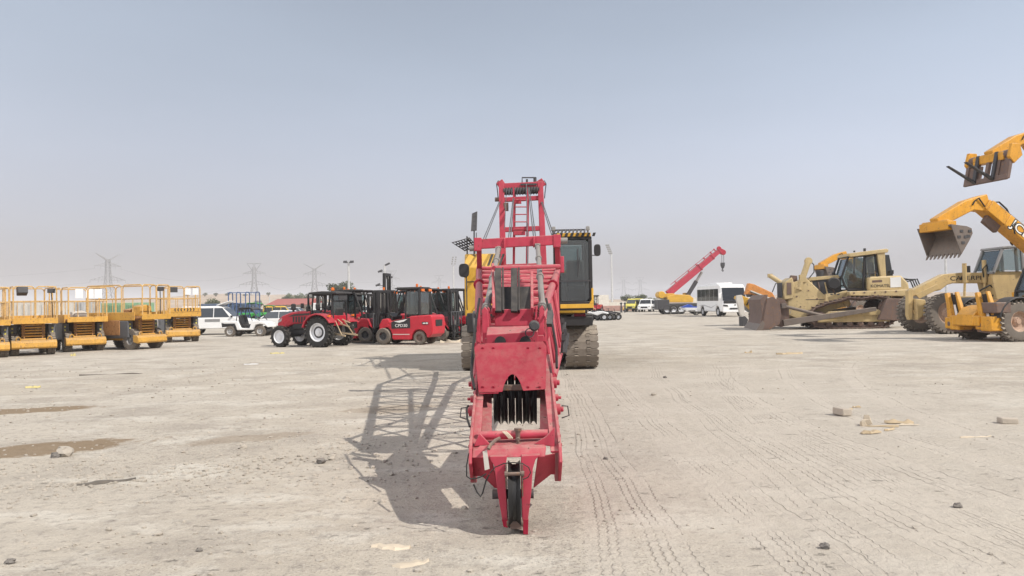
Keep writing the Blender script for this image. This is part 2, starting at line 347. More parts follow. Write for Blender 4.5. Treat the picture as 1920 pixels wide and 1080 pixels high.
# ================================================================== SETTING
def ground():
    def axis(dense0, dense1, st, far, g=1.16):
        a = [dense0 + st * i for i in range(int((dense1 - dense0) / st) + 1)]
        s = st; x = a[-1]
        while x < far: s *= g; x += s; a.append(x)
        s = st; x = a[0]; b = []
        while x > -far: s *= g; x -= s; b.append(x)
        return b[::-1] + a
    xs = axis(-13, 13, .13, 3200); ys = axis(3.0, 27, .13, 3200)
    from mathutils import noise as nz
    vs = []
    for y in ys:
        for x in xs:
            f = max(0, min(1, (60 - abs(x)) / 40)) * max(0, min(1, (70 - y) / 40)) * (1 if y > -10 else 0)
            z = 0
            if f > 0:
                z = .014 * nz.noise(V((x * .35, y * .35, 0))) + .010 * nz.noise(V((x * 1.3, y * 1.3, 3)))
                z += .012 * max(0, nz.noise(V((x * .5, y * 2.1, 9)))) * (1 if x < .8 else .35)
            vs.append((x, y, z * f))
    n = len(xs); fs = [(j * n + i, j * n + i + 1, (j + 1) * n + i + 1, (j + 1) * n + i) for j in range(len(ys) - 1) for i in range(n - 1)]
    m, nt, b = newmat('sandy_ground'); N = NT(nt)
    co = N.n('ShaderNodeTexCoord').outputs['Object']; sp = N.n('ShaderNodeSeparateXYZ'); nt.links.new(co, sp.inputs[0]); X, Y = sp.outputs[0], sp.outputs[1]
    big = N.noise(co, .09, 5, .6); mid = N.noise(co, .7, 6, .65); fine = N.noise(co, 9, 6, .7); grit = N.noise(co, 60, 3, .7)
    st = N.n('ShaderNodeMapping'); st.inputs['Scale'].default_value = (.6, 1.0, 1); st.inputs['Rotation'].default_value = (0, 0, R(12)); nt.links.new(co, st.inputs[0])
    streak = N.noise(st.outputs[0], 1.2, 6, .65)
    c = N.mix(N.ramp(big, .35, .65), (.435, .385, .315), (.475, .43, .365))
    c = N.mix(N.ramp(mid, .44, .66, 0, .8), c, (.345, .305, .255))
    c = N.mix(N.ramp(streak, .50, .64, 0, .75), c, (.54, .50, .43))
    c = N.mix(N.ramp(fine, .50, .66, 0, .7), c, (.275, .245, .21))
    patch = N.ramp(N.noise(co, .28, 3, .6), .40, .60, .25, 1.0)
    c = N.mix(N.math('MULTIPLY', N.ramp(grit, .55, .66, 0, .9), patch), c, (.15, .135, .12))
    c = N.mix(N.ramp(grit, .42, .28, 0, .6), c, (.64, .60, .54))
    sc2 = N.n('ShaderNodeMapping'); sc2.inputs['Scale'].default_value = (1.6, 3.0, 1); sc2.inputs['Rotation'].default_value = (0, 0, R(-7)); nt.links.new(co, sc2.inputs[0])
    scuff = N.ramp(N.noise(sc2.outputs[0], 2.6, 7, .72), .60, .70)
    scuff = N.math('MULTIPLY', scuff, N.ramp(mid, .40, .6))
    c = N.mix(N.math('MULTIPLY', scuff, .6), c, (.235, .215, .19))
    # the worked sand in front of the crane on the right is a shade paler and smoother
    worn = N.math('MULTIPLY', N.ramp(N.math('ADD', X, N.math('MULTIPLY', mid, .8)), .6, 2.4), N.ramp(Y, 24, 15))
    worn = N.math('MULTIPLY', worn, N.ramp(X, 9, 5))
    c = N.mix(N.math('MULTIPLY', worn, .6), c, (.435, .39, .33))
    # damp stains with their own outlines on the left
    def stain(cx, cy, rx, ry, rot):
        mp = N.n('ShaderNodeMapping'); mp.vector_type = 'TEXTURE'; mp.inputs['Location'].default_value = (cx, cy, 0); mp.inputs['Rotation'].default_value = (0, 0, rot); mp.inputs['Scale'].default_value = (rx, ry, 1)
        nt.links.new(co, mp.inputs[0]); ln = N.n('ShaderNodeVectorMath', operation='LENGTH'); nt.links.new(mp.outputs[0], ln.inputs[0])
        d = N.math('ADD', ln.outputs['Value'], N.math('MULTIPLY', N.math('SUBTRACT', N.noise(co, 2.2, 6, .7), .5), 1.9))
        return N.ramp(d, 1.0, .72)
    for a in ((-8.3, 12.4, 1.5, .42, R(14)), (-5.7, 8.9, 1.35, .52, R(24)), (-1.9, 11.9, .8, .5, .2), (-3.4, 9.4, .9, .3, .4)):
        c = N.mix(N.math('MULTIPLY', stain(*a), .9 if a[0] < -5 else .36), c, (.215, .155, .095))
    # tyre tracks: bands running towards the camera with zigzag grooves
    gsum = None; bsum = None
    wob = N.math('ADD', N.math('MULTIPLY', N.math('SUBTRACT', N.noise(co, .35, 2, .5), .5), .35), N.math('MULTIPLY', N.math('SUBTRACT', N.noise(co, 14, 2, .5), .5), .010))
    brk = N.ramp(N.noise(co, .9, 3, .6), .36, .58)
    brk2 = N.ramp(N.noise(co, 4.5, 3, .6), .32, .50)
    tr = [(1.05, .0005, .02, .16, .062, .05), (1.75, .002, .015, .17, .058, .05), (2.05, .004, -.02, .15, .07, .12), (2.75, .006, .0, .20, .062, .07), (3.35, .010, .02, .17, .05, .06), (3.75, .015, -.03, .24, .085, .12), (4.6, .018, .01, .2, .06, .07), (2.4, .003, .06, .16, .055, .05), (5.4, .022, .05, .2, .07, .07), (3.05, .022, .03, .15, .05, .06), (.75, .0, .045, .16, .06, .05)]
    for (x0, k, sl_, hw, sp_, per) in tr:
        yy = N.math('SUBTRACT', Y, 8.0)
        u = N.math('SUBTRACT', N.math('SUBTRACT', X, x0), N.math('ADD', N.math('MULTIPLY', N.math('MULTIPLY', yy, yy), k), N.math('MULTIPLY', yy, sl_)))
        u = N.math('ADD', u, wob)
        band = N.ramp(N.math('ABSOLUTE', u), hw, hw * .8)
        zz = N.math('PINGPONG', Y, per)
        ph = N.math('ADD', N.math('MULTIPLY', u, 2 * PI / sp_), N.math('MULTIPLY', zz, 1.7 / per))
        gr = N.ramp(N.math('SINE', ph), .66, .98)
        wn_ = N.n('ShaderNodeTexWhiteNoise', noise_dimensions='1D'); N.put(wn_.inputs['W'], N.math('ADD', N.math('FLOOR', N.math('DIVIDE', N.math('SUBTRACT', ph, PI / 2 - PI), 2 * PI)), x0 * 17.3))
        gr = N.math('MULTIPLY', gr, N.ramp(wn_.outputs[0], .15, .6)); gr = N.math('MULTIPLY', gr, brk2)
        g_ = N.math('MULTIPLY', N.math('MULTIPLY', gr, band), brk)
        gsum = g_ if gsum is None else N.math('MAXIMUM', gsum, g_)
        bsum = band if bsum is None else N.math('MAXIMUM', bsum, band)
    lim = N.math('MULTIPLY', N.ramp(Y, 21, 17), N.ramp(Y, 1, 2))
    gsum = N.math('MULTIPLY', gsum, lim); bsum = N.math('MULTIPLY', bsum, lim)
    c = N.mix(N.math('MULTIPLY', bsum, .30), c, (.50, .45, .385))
    c = N.mix(N.math('MULTIPLY', gsum, .40), c, (.25, .215, .175))  # groove shade painted into the sand colour, on top of the bump
    nt.links.new(c, b.inputs['Base Color']); b.inputs['Roughness'].default_value = .95; b.inputs['Specular IOR Level'].default_value = .15
    hgt = N.math('ADD', N.math('MULTIPLY', fine, .028), N.math('ADD', N.math('MULTIPLY', grit, .006), N.math('MULTIPLY', mid, .06)))
    hgt = N.math('ADD', hgt, N.math('MULTIPLY', streak, .02))
    hgt = N.math('SUBTRACT', hgt, N.math('ADD', N.math('MULTIPLY', gsum, .013), N.math('MULTIPLY', scuff, .02)))
    bp = N.n('ShaderNodeBump'); bp.inputs['Strength'].default_value = .9; bp.inputs['Distance'].default_value = 1.0
    nt.links.new(hgt, bp.inputs['Height']); nt.links.new(bp.outputs[0], b.inputs['Normal'])
    g = MB(); g.v = [V(v) for v in vs]; g.f = fs
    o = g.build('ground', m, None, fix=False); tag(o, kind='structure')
ground()

def hills():
    from mathutils import noise as nz
    g = MB(); nx, ny = 150, 26
    for j in range(ny):
        t = j / (ny - 1); y = 380 + 520 * t
        for i in range(nx):
            x = -1050 + 2100 * i / (nx - 1); xx = x / y
            base = 12.5 * max(.12, min(1, .28 + (-.06 - xx) * 3.0)) if xx < .0 else 3.2 + 2.5 * max(0, min(1, xx * 3))
            h = base * math.sin(min(1, t * 1.6) * PI / 2) * (.75 + .55 * nz.noise(V((x * .006, y * .004, 1))) + .25 * nz.noise(V((x * .025, y * .02, 5))))
            g.v.append(V((x, y, h - .5)))
    g.f = [(j * nx + i, j * nx + i + 1, (j + 1) * nx + i + 1, (j + 1) * nx + i) for j in range(ny - 1) for i in range(nx - 1)]
    m = paint('dune_sand', (.42, .32, .23), .95, .0, .6, (.25, .22, .14), .03, var=.18)
    tag(g.build('dunes', m), kind='structure')
hills()

def gravel():
    g = MB(); q = random.Random(3)
    def put(x, y, r): g.blob((x, y, r * .25), r * q.uniform(.8, 1.4), r * q.uniform(.8, 1.4), r * q.uniform(.5, .8), q.random(), 5, 3, .3)
    from mathutils import noise as nz
    for i in range(10000):
        y = 3.6 + 18 * q.random() ** 1.5; x = q.uniform(-.75, .75) * y
        if x > .8 and q.random() < .86: continue
        if nz.noise(V((x * .55, y * .9, 4))) + q.uniform(-.35, .35) < .02: continue
        put(x, y, q.choice((.005, .006, .007, .009, .012, .016)))
    for i in range(500):
        y = q.uniform(4, 24); x = q.uniform(-.72, .1) * y; put(x, y, q.choice((.014, .02, .026)))
    for i in range(700):                  # gravelly bank on the left
        x = q.gauss(-2.9, 1.5); y = 8.4 + .25 * (x + 2) + q.gauss(0, .75); put(x, y, q.choice((.006, .008, .010, .012, .016, .024)))
    for i in range(260):
        put(q.gauss(-3.8, .8), q.gauss(7.2, .4), q.choice((.01, .014, .02)))
    tag(g.build('gravel', 'rock', smooth=False), kind='stuff')
gravel()

def stone(px, py, r, seed, mat, label, name='stone', cat='stone', group=None, flat=1.0):
    c = G(px, py); g = MB(); g.blob((0, 0, r * .45 * flat), r * 1.15, r * .9, r * .75 * flat, seed, 8, 6, .24)
    o = g.build(name, mat, smooth=False); o.location = c; tag(o, label, cat, group)
stone(122, 855, .095, 1, 'rock', 'large pale rock beside the brown stain at left')
stone(103, 858, .05, 2, 'darkrock', 'small dark rock touching the pale rock by the stain')
stone(603, 868, .045, 3, 'darkrock', 'dark pebble clump left of the boom head shadow')
stone(620, 862, .035, 4, 'rock', 'grey stone nearest the left tip of the boom shadow')
stone(1547, 1028, .03, 5, 'darkrock', 'dark stone at bottom right among the tyre tracks')
stone(1796, 952, .033, 6, 'darkrock', 'small dark clod at right below the wooden scraps')
stone(1136, 862, .026, 7, 'darkrock', 'small dark stone just right of the boom head')
stone(204, 995, .022, 8, 'rock', 'single pale pebble at lower left foreground')
stone(374, 1034, .022, 9, 'darkrock', 'dark pebble in the left foreground near the bottom edge')
stone(455, 842, .045, 10, 'rock', 'pale stone in the middle of the gravel bank at left')
stone(20, 1057, .03, 13, 'darkrock', 'dark stone in the bottom left corner of the yard')
stone(1247, 709, .04, 14, 'darkrock', 'dark stone on the tracks just past the crawler')
stone(1226, 742, .045, 15, 'rock', 'grey stone in the middle of the curved tyre tracks')
def block(px, py, lx, ly, lz, rz, label, mat='brick'):
    g = MB(); g.box(-lx / 2, lx / 2, -ly / 2, ly / 2, 0, lz); o = g.build('concrete_block', mat, bevel=.012); o.location = G(px, py); o.rotation_euler = (0, R(2), rz); tag(o, label, 'block')
block(1579, 778, .15, .22, .10, R(15), 'broken concrete block left of the wooden scraps')
block(1889, 794, .20, .14, .075, R(-8), 'low concrete block by itself near the right edge')
def plank(px, py, ln, w, h, rz, mat, label, name='wood_scrap', cat='wood scrap', seed=0, tilt=0):
    q = random.Random(seed); g = MB(); n = 7; pts = []
    top = []
    for i in range(n):
        x = -ln / 2 + ln * i / (n - 1); ww = w / 2 * q.uniform(.55, 1.1) * (.45 if i in (0, n - 1) else 1); yo = q.uniform(-.2, .2) * w; z = q.uniform(.2, 1.) * h
        top.append((x, yo, ww, z))
    for x, yo, ww, z in top: g.v += [V((x, yo - ww, 0.002)), V((x, yo + ww, 0.002)), V((x, yo + ww * .6, z)), V((x, yo - ww * .6, z))]
    for i in range(n - 1):
        a = 4 * i
        for k in range(4): g.f.append((a + k, a + (k + 1) % 4, a + 4 + (k + 1) % 4, a + 4 + k))
    g.f += [(3, 2, 1, 0), (4 * n - 4, 4 * n - 3, 4 * n - 2, 4 * n - 1)]
    o = g.build(name, mat); c = G(px, py); o.location = (c.x, c.y, 0); o.rotation_euler = (0, -tilt, rz); tag(o, label, cat); return o
plank(1622, 797, .20, .12, .12, R(50), 'pale_cloth', 'pale splintered wood chunk standing at left of the scrap pile', seed=1, tilt=.3)
plank(1634, 812, .28, .09, .05, R(20), 'wood', 'pale wood piece lying nearest in the scrap pile', seed=2)
plank(1655, 800, .38, .06, .03, R(-14), 'wood', 'thin brown stick in the middle of the scrap pile', seed=3)
plank(1685, 793, .34, .13, .06, R(-20), 'wood', 'broad flat wood piece at right of the scrap pile', seed=4)
plank(1668, 806, .22, .05, .03, R(35), 'wood', 'short brown splinter in front of the middle stick', seed=21)
plank(1700, 797, .30, .04, .025, R(-6), 'pale_cloth', 'pale sliver behind the broad flat wood piece', seed=22)
plank(1592, 769, .10, .07, .04, R(30), 'wood', 'small chip behind the broken concrete block', seed=23)
plank(1606, 764, .12, .05, .03, R(-20), 'wood', 'farthest small chip behind the concrete block', seed=24)
plank(1830, 820, .40, .035, .02, R(8), 'pale_cloth', 'thin pale strip lying alone towards the right edge', 'pale_strip', 'strip', 5)
plank(1480, 664, .75, .22, .07, R(4), 'wood', 'long wood debris lying in front of the bulldozer blade', seed=6)
plank(1403, 662, .22, .12, .08, 0, 'wood', 'short wood lump left of the debris by the bulldozer', seed=7)
plank(200, 905, .50, .075, .04, R(25), 'cloth', 'twisted dark rag strip on the gravel at left', 'rag', 'rag', 8)
plank(770, 1058, .24, .10, .025, R(20), 'pale_cloth', 'curled pale cloth scrap nearest the bottom edge', 'rag', 'rag', 9)
plank(733, 1027, .27, .10, .025, R(-8), 'pale_cloth', 'flat pale cloth scrap left of the boom tip', 'rag', 'rag', 10)
plank(208, 703, 1.5, .12, .04, R(8), 'cloth', 'long thin dark strip on the sand below the scissor lifts', 'strip', 'strip', 11)
plank(520, 663, .5, .18, .06, 0, 'yellowrag', 'yellow rag on the ground in front of the red tractor', 'rag', 'rag', 12)
plank(61, 727, .3, .16, .05, 0, 'yellowrag', 'small pale yellow litter at far left on the sand', 'litter', 'litter', 13)
plank(471, 683, .42, .2, .02, 0, 'white', 'flat white paper sheet on the ground before the tractor', 'paper', 'paper', 14)
plank(848, 642, 1.0, .5, .14, 0, 'pale_cloth', 'pale crumpled sheeting on the ground behind the forklift', 'sheeting', 'sheeting', 15)
plank(137, 668, .18, .14, .12, 0, 'yellowrag', 'dirty yellow scrap on the ground below the scissor lifts', 'litter', 'litter', 16)

# ---------------------------------------------------------------- trees and shrubs
def crown_mesh(rx, ry, rz, n, leaf, seed, mat, lumps=7, zc=0):
    q = random.Random(seed); g = MB(); L = []
    for i in range(lumps):
        a = q.uniform(0, 2 * PI); k = q.uniform(.15, .75); L.append((V((math.cos(a) * rx * k, math.sin(a) * ry * k, zc + q.uniform(-.45, .55) * rz)), q.uniform(.32, .58)))
    for i in range(n):
        c, k = q.choice(L); d = V((q.gauss(0, 1), q.gauss(0, 1), q.gauss(0, 1))).normalized() * (q.random() ** .45)
        p = c + V((d.x * rx * k, d.y * ry * k, d.z * rz * k * 1.05))
        a = V((q.gauss(0, 1), q.gauss(0, 1), q.gauss(0, .7))).normalized(); b = a.cross(V((q.gauss(0, 1), q.gauss(0, 1), q.gauss(0, 1)))).normalized(); s_ = leaf * q.uniform(.5, 1.3)
        k0 = len(g.v); g.v += [p - a * s_, p + b * s_ * .55, p + a * s_, p - b * s_ * .55]; g.f.append((k0, k0 + 1, k0 + 2, k0 + 3))
    return g.mesh('crown', mat, smooth=False, fix=False)
_tc = {}
def tree(px, py_base, py_top, wpx, d, mat, label, seed, group='desert trees and shrubs in the background', name='desert_tree'):
    c = P(px, py_base, d); c.z = 0 if d < 380 else P(px, py_base, d).z; h = (P(px, py_top, d).z - c.z); w = wpx * d / F
    key = (mat, seed % 4)
    if key not in _tc:
        t = MB(); q = random.Random(seed)
        for k in range(5):
            a = q.uniform(0, 6.28); b_ = V((math.cos(a) * .22, math.sin(a) * .22, .55)); t.tube((0, 0, 0), b_ * .5, .05, 7, .035); t.tube(b_ * .5, b_ * 1.25, .035, 6, .012)
        _tc[key] = (t.mesh('trunk', 'trunk'), crown_mesh(.5, .5, .42, 2300, .035, seed, mat, 9, .56))
    r = thing(name, label, 'tree' if name == 'desert_tree' else 'shrub', c, seed * 1.3, group); r.scale = (w, w, h)
    for nm, me in zip(('trunk', 'crown'), _tc[key]):
        o = bpy.data.objects.new(nm, me); COL.objects.link(o); o.parent = r
tree(646, 588, 523, 74, 190, 'leaf_a', 'round green tree behind the tall white light pole', 1)
tree(395, 580, 555, 40, 170, 'leaf_a', 'low green tree just right of the last scissor lift, beyond the blue container', 2)
tree(540, 575, 549, 34, 260, 'leaf_a', 'grey green tree above the left end of the red roof', 3)
tree(560, 575, 547, 24, 270, 'leaf_a', 'small tree between two others above the red roof', 4)
tree(578, 575, 549, 30, 265, 'leaf_b', 'tree above the middle of the red roof', 5)
tree(483, 575, 560, 18, 240, 'leaf_b', 'small tree at the foot of the middle pylon', 6)
tree(600, 580, 556, 26, 250, 'leaf_b', 'tree behind the canopy of the red tractor', 7)
for i, (px, w, top) in enumerate(((384, 10, 548), (405, 12, 548), (428, 11, 548), (460, 12, 551), (503, 9, 547), (352, 10, 551))):
    tree(px, 556, top, w, 480, 'leaf_b', ['tiny shrub on the dune beside the last scissor lift', 'tiny dune shrub second from the scissor lifts', 'tiny dune shrub above the end of the blue container', 'tiny dune shrub just left of the middle pylon', 'tiny dune shrub between two pylons', 'tiny dune shrub seen over the last scissor lift rails'][i], 10 + i, 'small shrubs on the dunes', 'dune_shrub')
tree(1176, 582, 551, 26, 230, 'leaf_a', 'bushy tree just right of the tall bare floodlight mast', 8)
tree(1198, 582, 550, 32, 235, 'leaf_a', 'wide bushy tree left of the mobile crane', 9)
tree(1222, 585, 555, 30, 200, 'leaf_b', 'pale bushy tree next to the yellow mobile crane', 16)
tree(1248, 585, 556, 24, 205, 'leaf_b', 'tree partly hidden by the yellow mobile crane', 17)
tree(1147, 583, 564, 18, 180, 'leaf_a', 'low bush at the foot of the tall floodlight mast', 18)
tree(1163, 583, 564, 20, 175, 'leaf_b', 'low bush in front of the cream wall', 19)
tree(1303, 585, 556, 20, 240, 'leaf_b', 'distant bush between mobile crane and white bus', 20)

# ---------------------------------------------------------------- walls, roofs, containers far off
def farbox(name, label, cat, px0, px1, py0, py1, d, depth, mat, ribs=0, roof=None, group=None):
    a = P(px0, py1, d); b = P(px1, py1, d); top = P((px0 + px1) / 2, py0, d).z; w = b.x - a.x
    r = thing(name, label, cat, (a.x, d, 0), 0, group)
    g = MB(); g.box(0, w, 0, depth, 0, top)
    g.build('wall', mat, r, bevel=.03)
    if ribs:
        h = MB()
        for i in range(ribs): x = w * (i + .25) / ribs; h.box(x, x + w / ribs * .5, -.06, .0, .15, top - .15)
        h.build('rib_panel', mat, r)
    if roof:
        k = MB(); k.prism([(-.6, top), (depth / 2, top + .5), (depth + .6, top)], 'x', -.4, w + .4); k.build('roof', roof, r)
    return r
farbox('boundary_wall', 'long cream boundary wall beyond the floodlight mast', 'wall', 1120, 1240, 566, 582, 160, 1.0, 'cream', 0)
farbox('boundary_wall', 'low pinkish wall behind the parked go karts', 'wall', 1120, 1192, 573, 585, 125, .5, 'pinkwall', 14)
farbox('boundary_wall', 'cream wall panel between mobile crane and bus', 'wall', 1298, 1330, 558, 583, 130, .6, 'cream', 0)
farbox('warehouse', 'small cream building just right of the crane cab', 'building', 1118, 1142, 553, 583, 150, 8, 'cream', 0)
farbox('shipping_container', 'long dark blue container beyond the white pickup', 'container', 372, 472, 569, 590, 75, 2.5, 'container', 34)
farbox('shipping_container', 'pale green container behind the middle scissor lifts', 'container', 158, 262, 568, 592, 60, 2.5, 'pale_green', 30)
farbox('market_shed', 'long shed with a dull red roof beyond the tractor', 'shed', 502, 578, 571, 583, 150, 10, 'cream', 0)
k = MB(); a = P(500, 561, 148); b = P(577, 570.5, 148); z0 = P(540, 571.5, 148).z; z1 = P(540, 559.5, 148).z
k.prism([(147, z0), (155, z1), (163, z0)], 'x', a.x, b.x); sh = [o for o in COL.objects if o.name.startswith('market_shed')][0]
k.off = V(sh.location); k.v = [v - k.off for v in k.v]; k.build('roof', 'rail_red', sh)
farbox('market_shed', 'pale shed with a low roof just left of the light pole', 'shed', 606, 655, 571, 584, 140, 8, 'white', 0, 'steel')
farbox('trailer_box', 'white box trailer seen through the leftmost scissor lifts', 'trailer', 18, 112, 566, 596, 55, 2.4, 'wrap', 8)
farbox('trailer_box', 'white box trailer seen between second and third scissor lifts', 'trailer', 118, 158, 564, 594, 57, 2.4, 'silver', 6)

farbox('boundary_wall', 'long low cream wall behind the buggies and forklifts', 'wall', 470, 880, 574, 584, 175, .6, 'cream', 0)
farbox('site_cabin', 'white cabin beyond the rear of the nearest tractor', 'cabin', 586, 606, 568, 585, 120, 4, 'white', 6)
farbox('site_cabin', 'pale cabin between the forklift masts and the crane', 'cabin', 836, 866, 565, 584, 130, 4, 'cream', 6)
farbox('shipping_container', 'small rust red container left of the tall light pole', 'container', 615, 634, 573, 586, 110, 2.4, 'rail_red', 8)
farbox('boundary_wall', 'far cream wall behind the bus and bulldozer', 'wall', 1330, 1560, 560, 575, 190, .6, 'cream', 0)
# ---------------------------------------------------------------- poles, masts, pylons and lines
def pole(px, py_top, d, r0, label, kind):
    b = P(px, 575, d); top = P(px, py_top, d); rt = thing('light_pole', label, 'light pole', (b.x, d, 0))
    h = top.z; t = MB(); t.tube((0, 0, 0), (0, 0, h), r0, 10, r0 * .6); t.build('pole', 'pole', rt)
    lb = MB(); lb.box(-.3, .3, -.3, .3, 0, .3); lb.build('base', 'cream', rt)
    if kind == 'cross':
        m = MB(); m.tube((-.45, 0, h - .1), (.45, 0, h - .1), .06); m.build('crossarm', 'dark', rt)
        for x in (-.42, .42):
            l = MB(); l.prism([(-.28, -.16), (.28, -.10), (.22, .18), (-.2, .14)], 'x', x - .2, x + .2, Matrix.Translation((0, 0, h))); l.build('floodlight', 'dark', rt)
    elif kind == 'bank':        # leaning bank of lamps on a stadium mast
        m = MB()
        m.bar((.1, 0, h - .1), (-.75, -.2, h + 2.3), .09); m.bar((-.3, 0, h - .1), (-1.15, -.2, h + 2.3), .08); m.build('lamp_frame', 'pole', rt)
        for i in range(5):
            for s_ in (-1, 0, 1):
                l = MB(); c = V((-.2 - i * .17 + s_ * .3, -.25, h + .25 + i * .46)); l.lathe([(.06, .12), (.17, -.1), (.16, -.14)], c, 'y', 10); l.build('floodlight', 'steel', rt)
    elif kind == 'ladder':
        m = MB(); m.bar((-.4, 0, h), (0, 0, h + 2.2), .1); m.bar((.4, 0, h), (.8, 0, h + 2.2), .1); m.build('lamp_frame', 'pole', rt)
        for i in range(4):
            for s_ in (0, 1): l = MB(); l.lathe([(.08, .12), (.2, -.1)], (-.3 + i * .1 + s_ * .75, -.2, h + .3 + i * .55), 'y', 8); l.build('floodlight', 'steel', rt)
    elif kind == 'bush':
        for i in range(4):
            m = MB(); c = V(((-1) ** i * (.5 + .2 * i), 0, h - 1.1 * i)); m.tube((0, 0, c.z), c, .06); m.tube(c + V((-.35, 0, 0)), c + V((.35, 0, .3)), .16, 8); m.build('floodlight', 'dark', rt)
    return rt
pole(654.5, 491, 95, .20, 'tall white floodlight pole above the red tractor canopy', 'cross')
pole(722, 497, 120, .2, 'slim mast with clustered lamps above the red forklifts', 'bush')
pole(851, 497, 190, .25, 'faint floodlight mast just left of the big crane', 'ladder')
pole(1148, 477, 170, .25, 'tall floodlight mast with leaning lamp bank right of the crane cab', 'bank')
pole(1775, 440, 90, .16, 'thin lamp pole standing behind the raised digger bucket', 'none')
pole(505.5, 556, 170, .18, 'short pale post in front of the red roofed shed', 'none')
def pylon(px, py_base, py_top, d, style, label, yaw=0, mem=.28):
    c = P(px, py_base, d); c.z = max(c.z - 1, -1); h = P(px, py_top, d).z - c.z
    r = thing('power_pylon', label, 'pylon', c, yaw, 'high voltage pylons on the dunes')
    g = MB(); lv = [(0, .125), (.16, .10), (.3, .075), (.43, .055), (.56, .046), (.68, .042), (.8, .04), (.88, .036)]
    def cn(k):
        z, w = lv[k]; w *= h; return [V((i * w, j * w * .7, z * h)) for i, j in ((-1, -1), (1, -1), (1, 1), (-1, 1))]
    for k in range(len(lv) - 1):
        a, b = cn(k), cn(k + 1)
        for i in range(4):
            g.bar(a[i], b[i], mem * 1.2); g.bar(a[i], b[(i + 1) % 4], mem * .7); g.bar(a[(i + 1) % 4], b[i], mem * .7); g.bar(b[i], b[(i + 1) % 4], mem * .7)
    g.build('tower', 'pylon', r)
    def arm(z, half, rise, nm='crossarm'):
        m = MB(); w = .045 * h
        for s_ in (-1, 1):
            tip = V((s_ * half * h, 0, z * h))
            for y in (-w * .7, w * .7):
                m.bar((s_ * w, y, z * h), tip, mem); m.bar((s_ * w, y, (z + rise) * h), tip, mem)
                for t in (.25, .5, .75):
                    p = V((s_ * w, y, z * h)).lerp(tip, t); q = V((s_ * w, y, (z + rise) * h)).lerp(tip, t - .12); m.bar(p, q, mem * .6)
        m.build(nm, 'pylon', r)
        for s_ in (-1, 1):
            for k in (.55, 1.): i_ = MB(); i_.tube((s_ * half * h * k, 0, z * h), (s_ * half * h * k, 0, z * h - .05 * h), .14, 6); i_.build('insulator', 'pylon', r)
    arm(.46, .36, .09); arm(.74, .27, .07)
    t = MB(); w = .036 * h
    if style == 'V':
        for s_ in (-1, 1):
            tip = V((s_ * .26 * h, 0, h))
            for y in (-w, w): t.bar((s_ * w, y, .88 * h), tip, mem); t.bar((-s_ * w, y, .82 * h), tip, mem)
            for k in (.3, .6): t.bar(V((s_ * w, 0, .88 * h)).lerp(tip, k), V((-s_ * w, 0, .82 * h)).lerp(tip, k + .12), mem * .6)
    else:
        for s_ in (-1, 1):
            tip = V((s_ * .17 * h, 0, .985 * h))
            for y in (-w, w): t.bar((s_ * w, y, .80 * h), tip, mem); t.bar((s_ * w, y, .98 * h), tip, mem)
        for y in (-w, w): t.bar((-.17 * h, y, .985 * h), (.17 * h, y, .985 * h), mem); t.bar((-w, y, .88 * h), (w, y, .98 * h), mem * .7); t.bar((w, y, .88 * h), (-w, y, .98 * h), mem * .7)
    t.build('peak', 'pylon', r)
    return r, h, c
def lean(px): return px
pyl = [pylon(203, 566, 475, 610, 'V', 'pylon with a V top rising behind the scissor lifts', R(58)),
       pylon(477, 566, 493, 640, 'T', 'pylon with a flat T shaped top above the white buggy', R(4)),
       pylon(590, 568, 494, 690, 'V', 'wide armed pylon with a V top left of the light pole', R(2)),
       pylon(734, 566, 507, 800, 'T', 'faint pylon behind the lamp mast and forklifts', R(2)),
       pylon(824, 566, 516, 950, 'T', 'faint pylon just left of the big red crane', R(2), .2),
       pylon(1170, 563, 519, 1250, 'T', 'very faint left pylon of the pair right of the crane', R(2), .2),
       pylon(1201, 563, 519, 1250, 'T', 'very faint right pylon of the pair left of the mobile crane', R(2), .2)]
def attach(p, z, s_, half):
    r, h, c = p; yaw = r.rotation_euler.z; return V((c.x + math.cos(yaw) * s_ * half * h, c.y + math.sin(yaw) * s_ * half * h, c.z + z * h))
def wire(a, b, sag, label, r=.055):
    o = a.copy(); g = MB(o); n = 18
    g.path([a.lerp(b, i / n) - V((0, 0, sag * 4 * (i / n) * (1 - i / n))) for i in range(n + 1)], r, 4)
    w = g.build('power_line', 'pylon'); w.location = o; tag(w, label, 'power line', 'power lines strung between the pylons')
offl = P(-260, 500, 600); 
for z, hf, nm in ((.41, .36, 'lower arms'), (.69, .27, 'upper arms')):
    wire(attach(pyl[0], z, 1, hf), attach(pyl[1], z, -1, hf), 7, 'power line right of the V topped pylon by the lifts, on its ' + nm)
    wire(attach(pyl[1], z, 1, hf), attach(pyl[2], z, -1, hf), 3, 'power line between the T topped and wide armed pylons, on the ' + nm)
    wire(attach(pyl[2], z, 1, hf), attach(pyl[3], z, -1, hf), 4, 'power line from the wide armed pylon to the forklifts, on its ' + nm)
    wire(attach(pyl[3], z, 1, hf), attach(pyl[4], z, -1, hf), 4, 'power line between the two faint pylons left of the crane, on the ' + nm)
    wire(V((offl.x, 600, 24 + 30 * (z - .41) )), attach(pyl[0], z, -1, hf), 4, 'power line leaving the picture at left, on the ' + nm)
    wire(attach(pyl[5], z, 1, hf), attach(pyl[6], z, -1, hf), 1, 'short power line between the faint pylon pair at right, on the ' + nm)

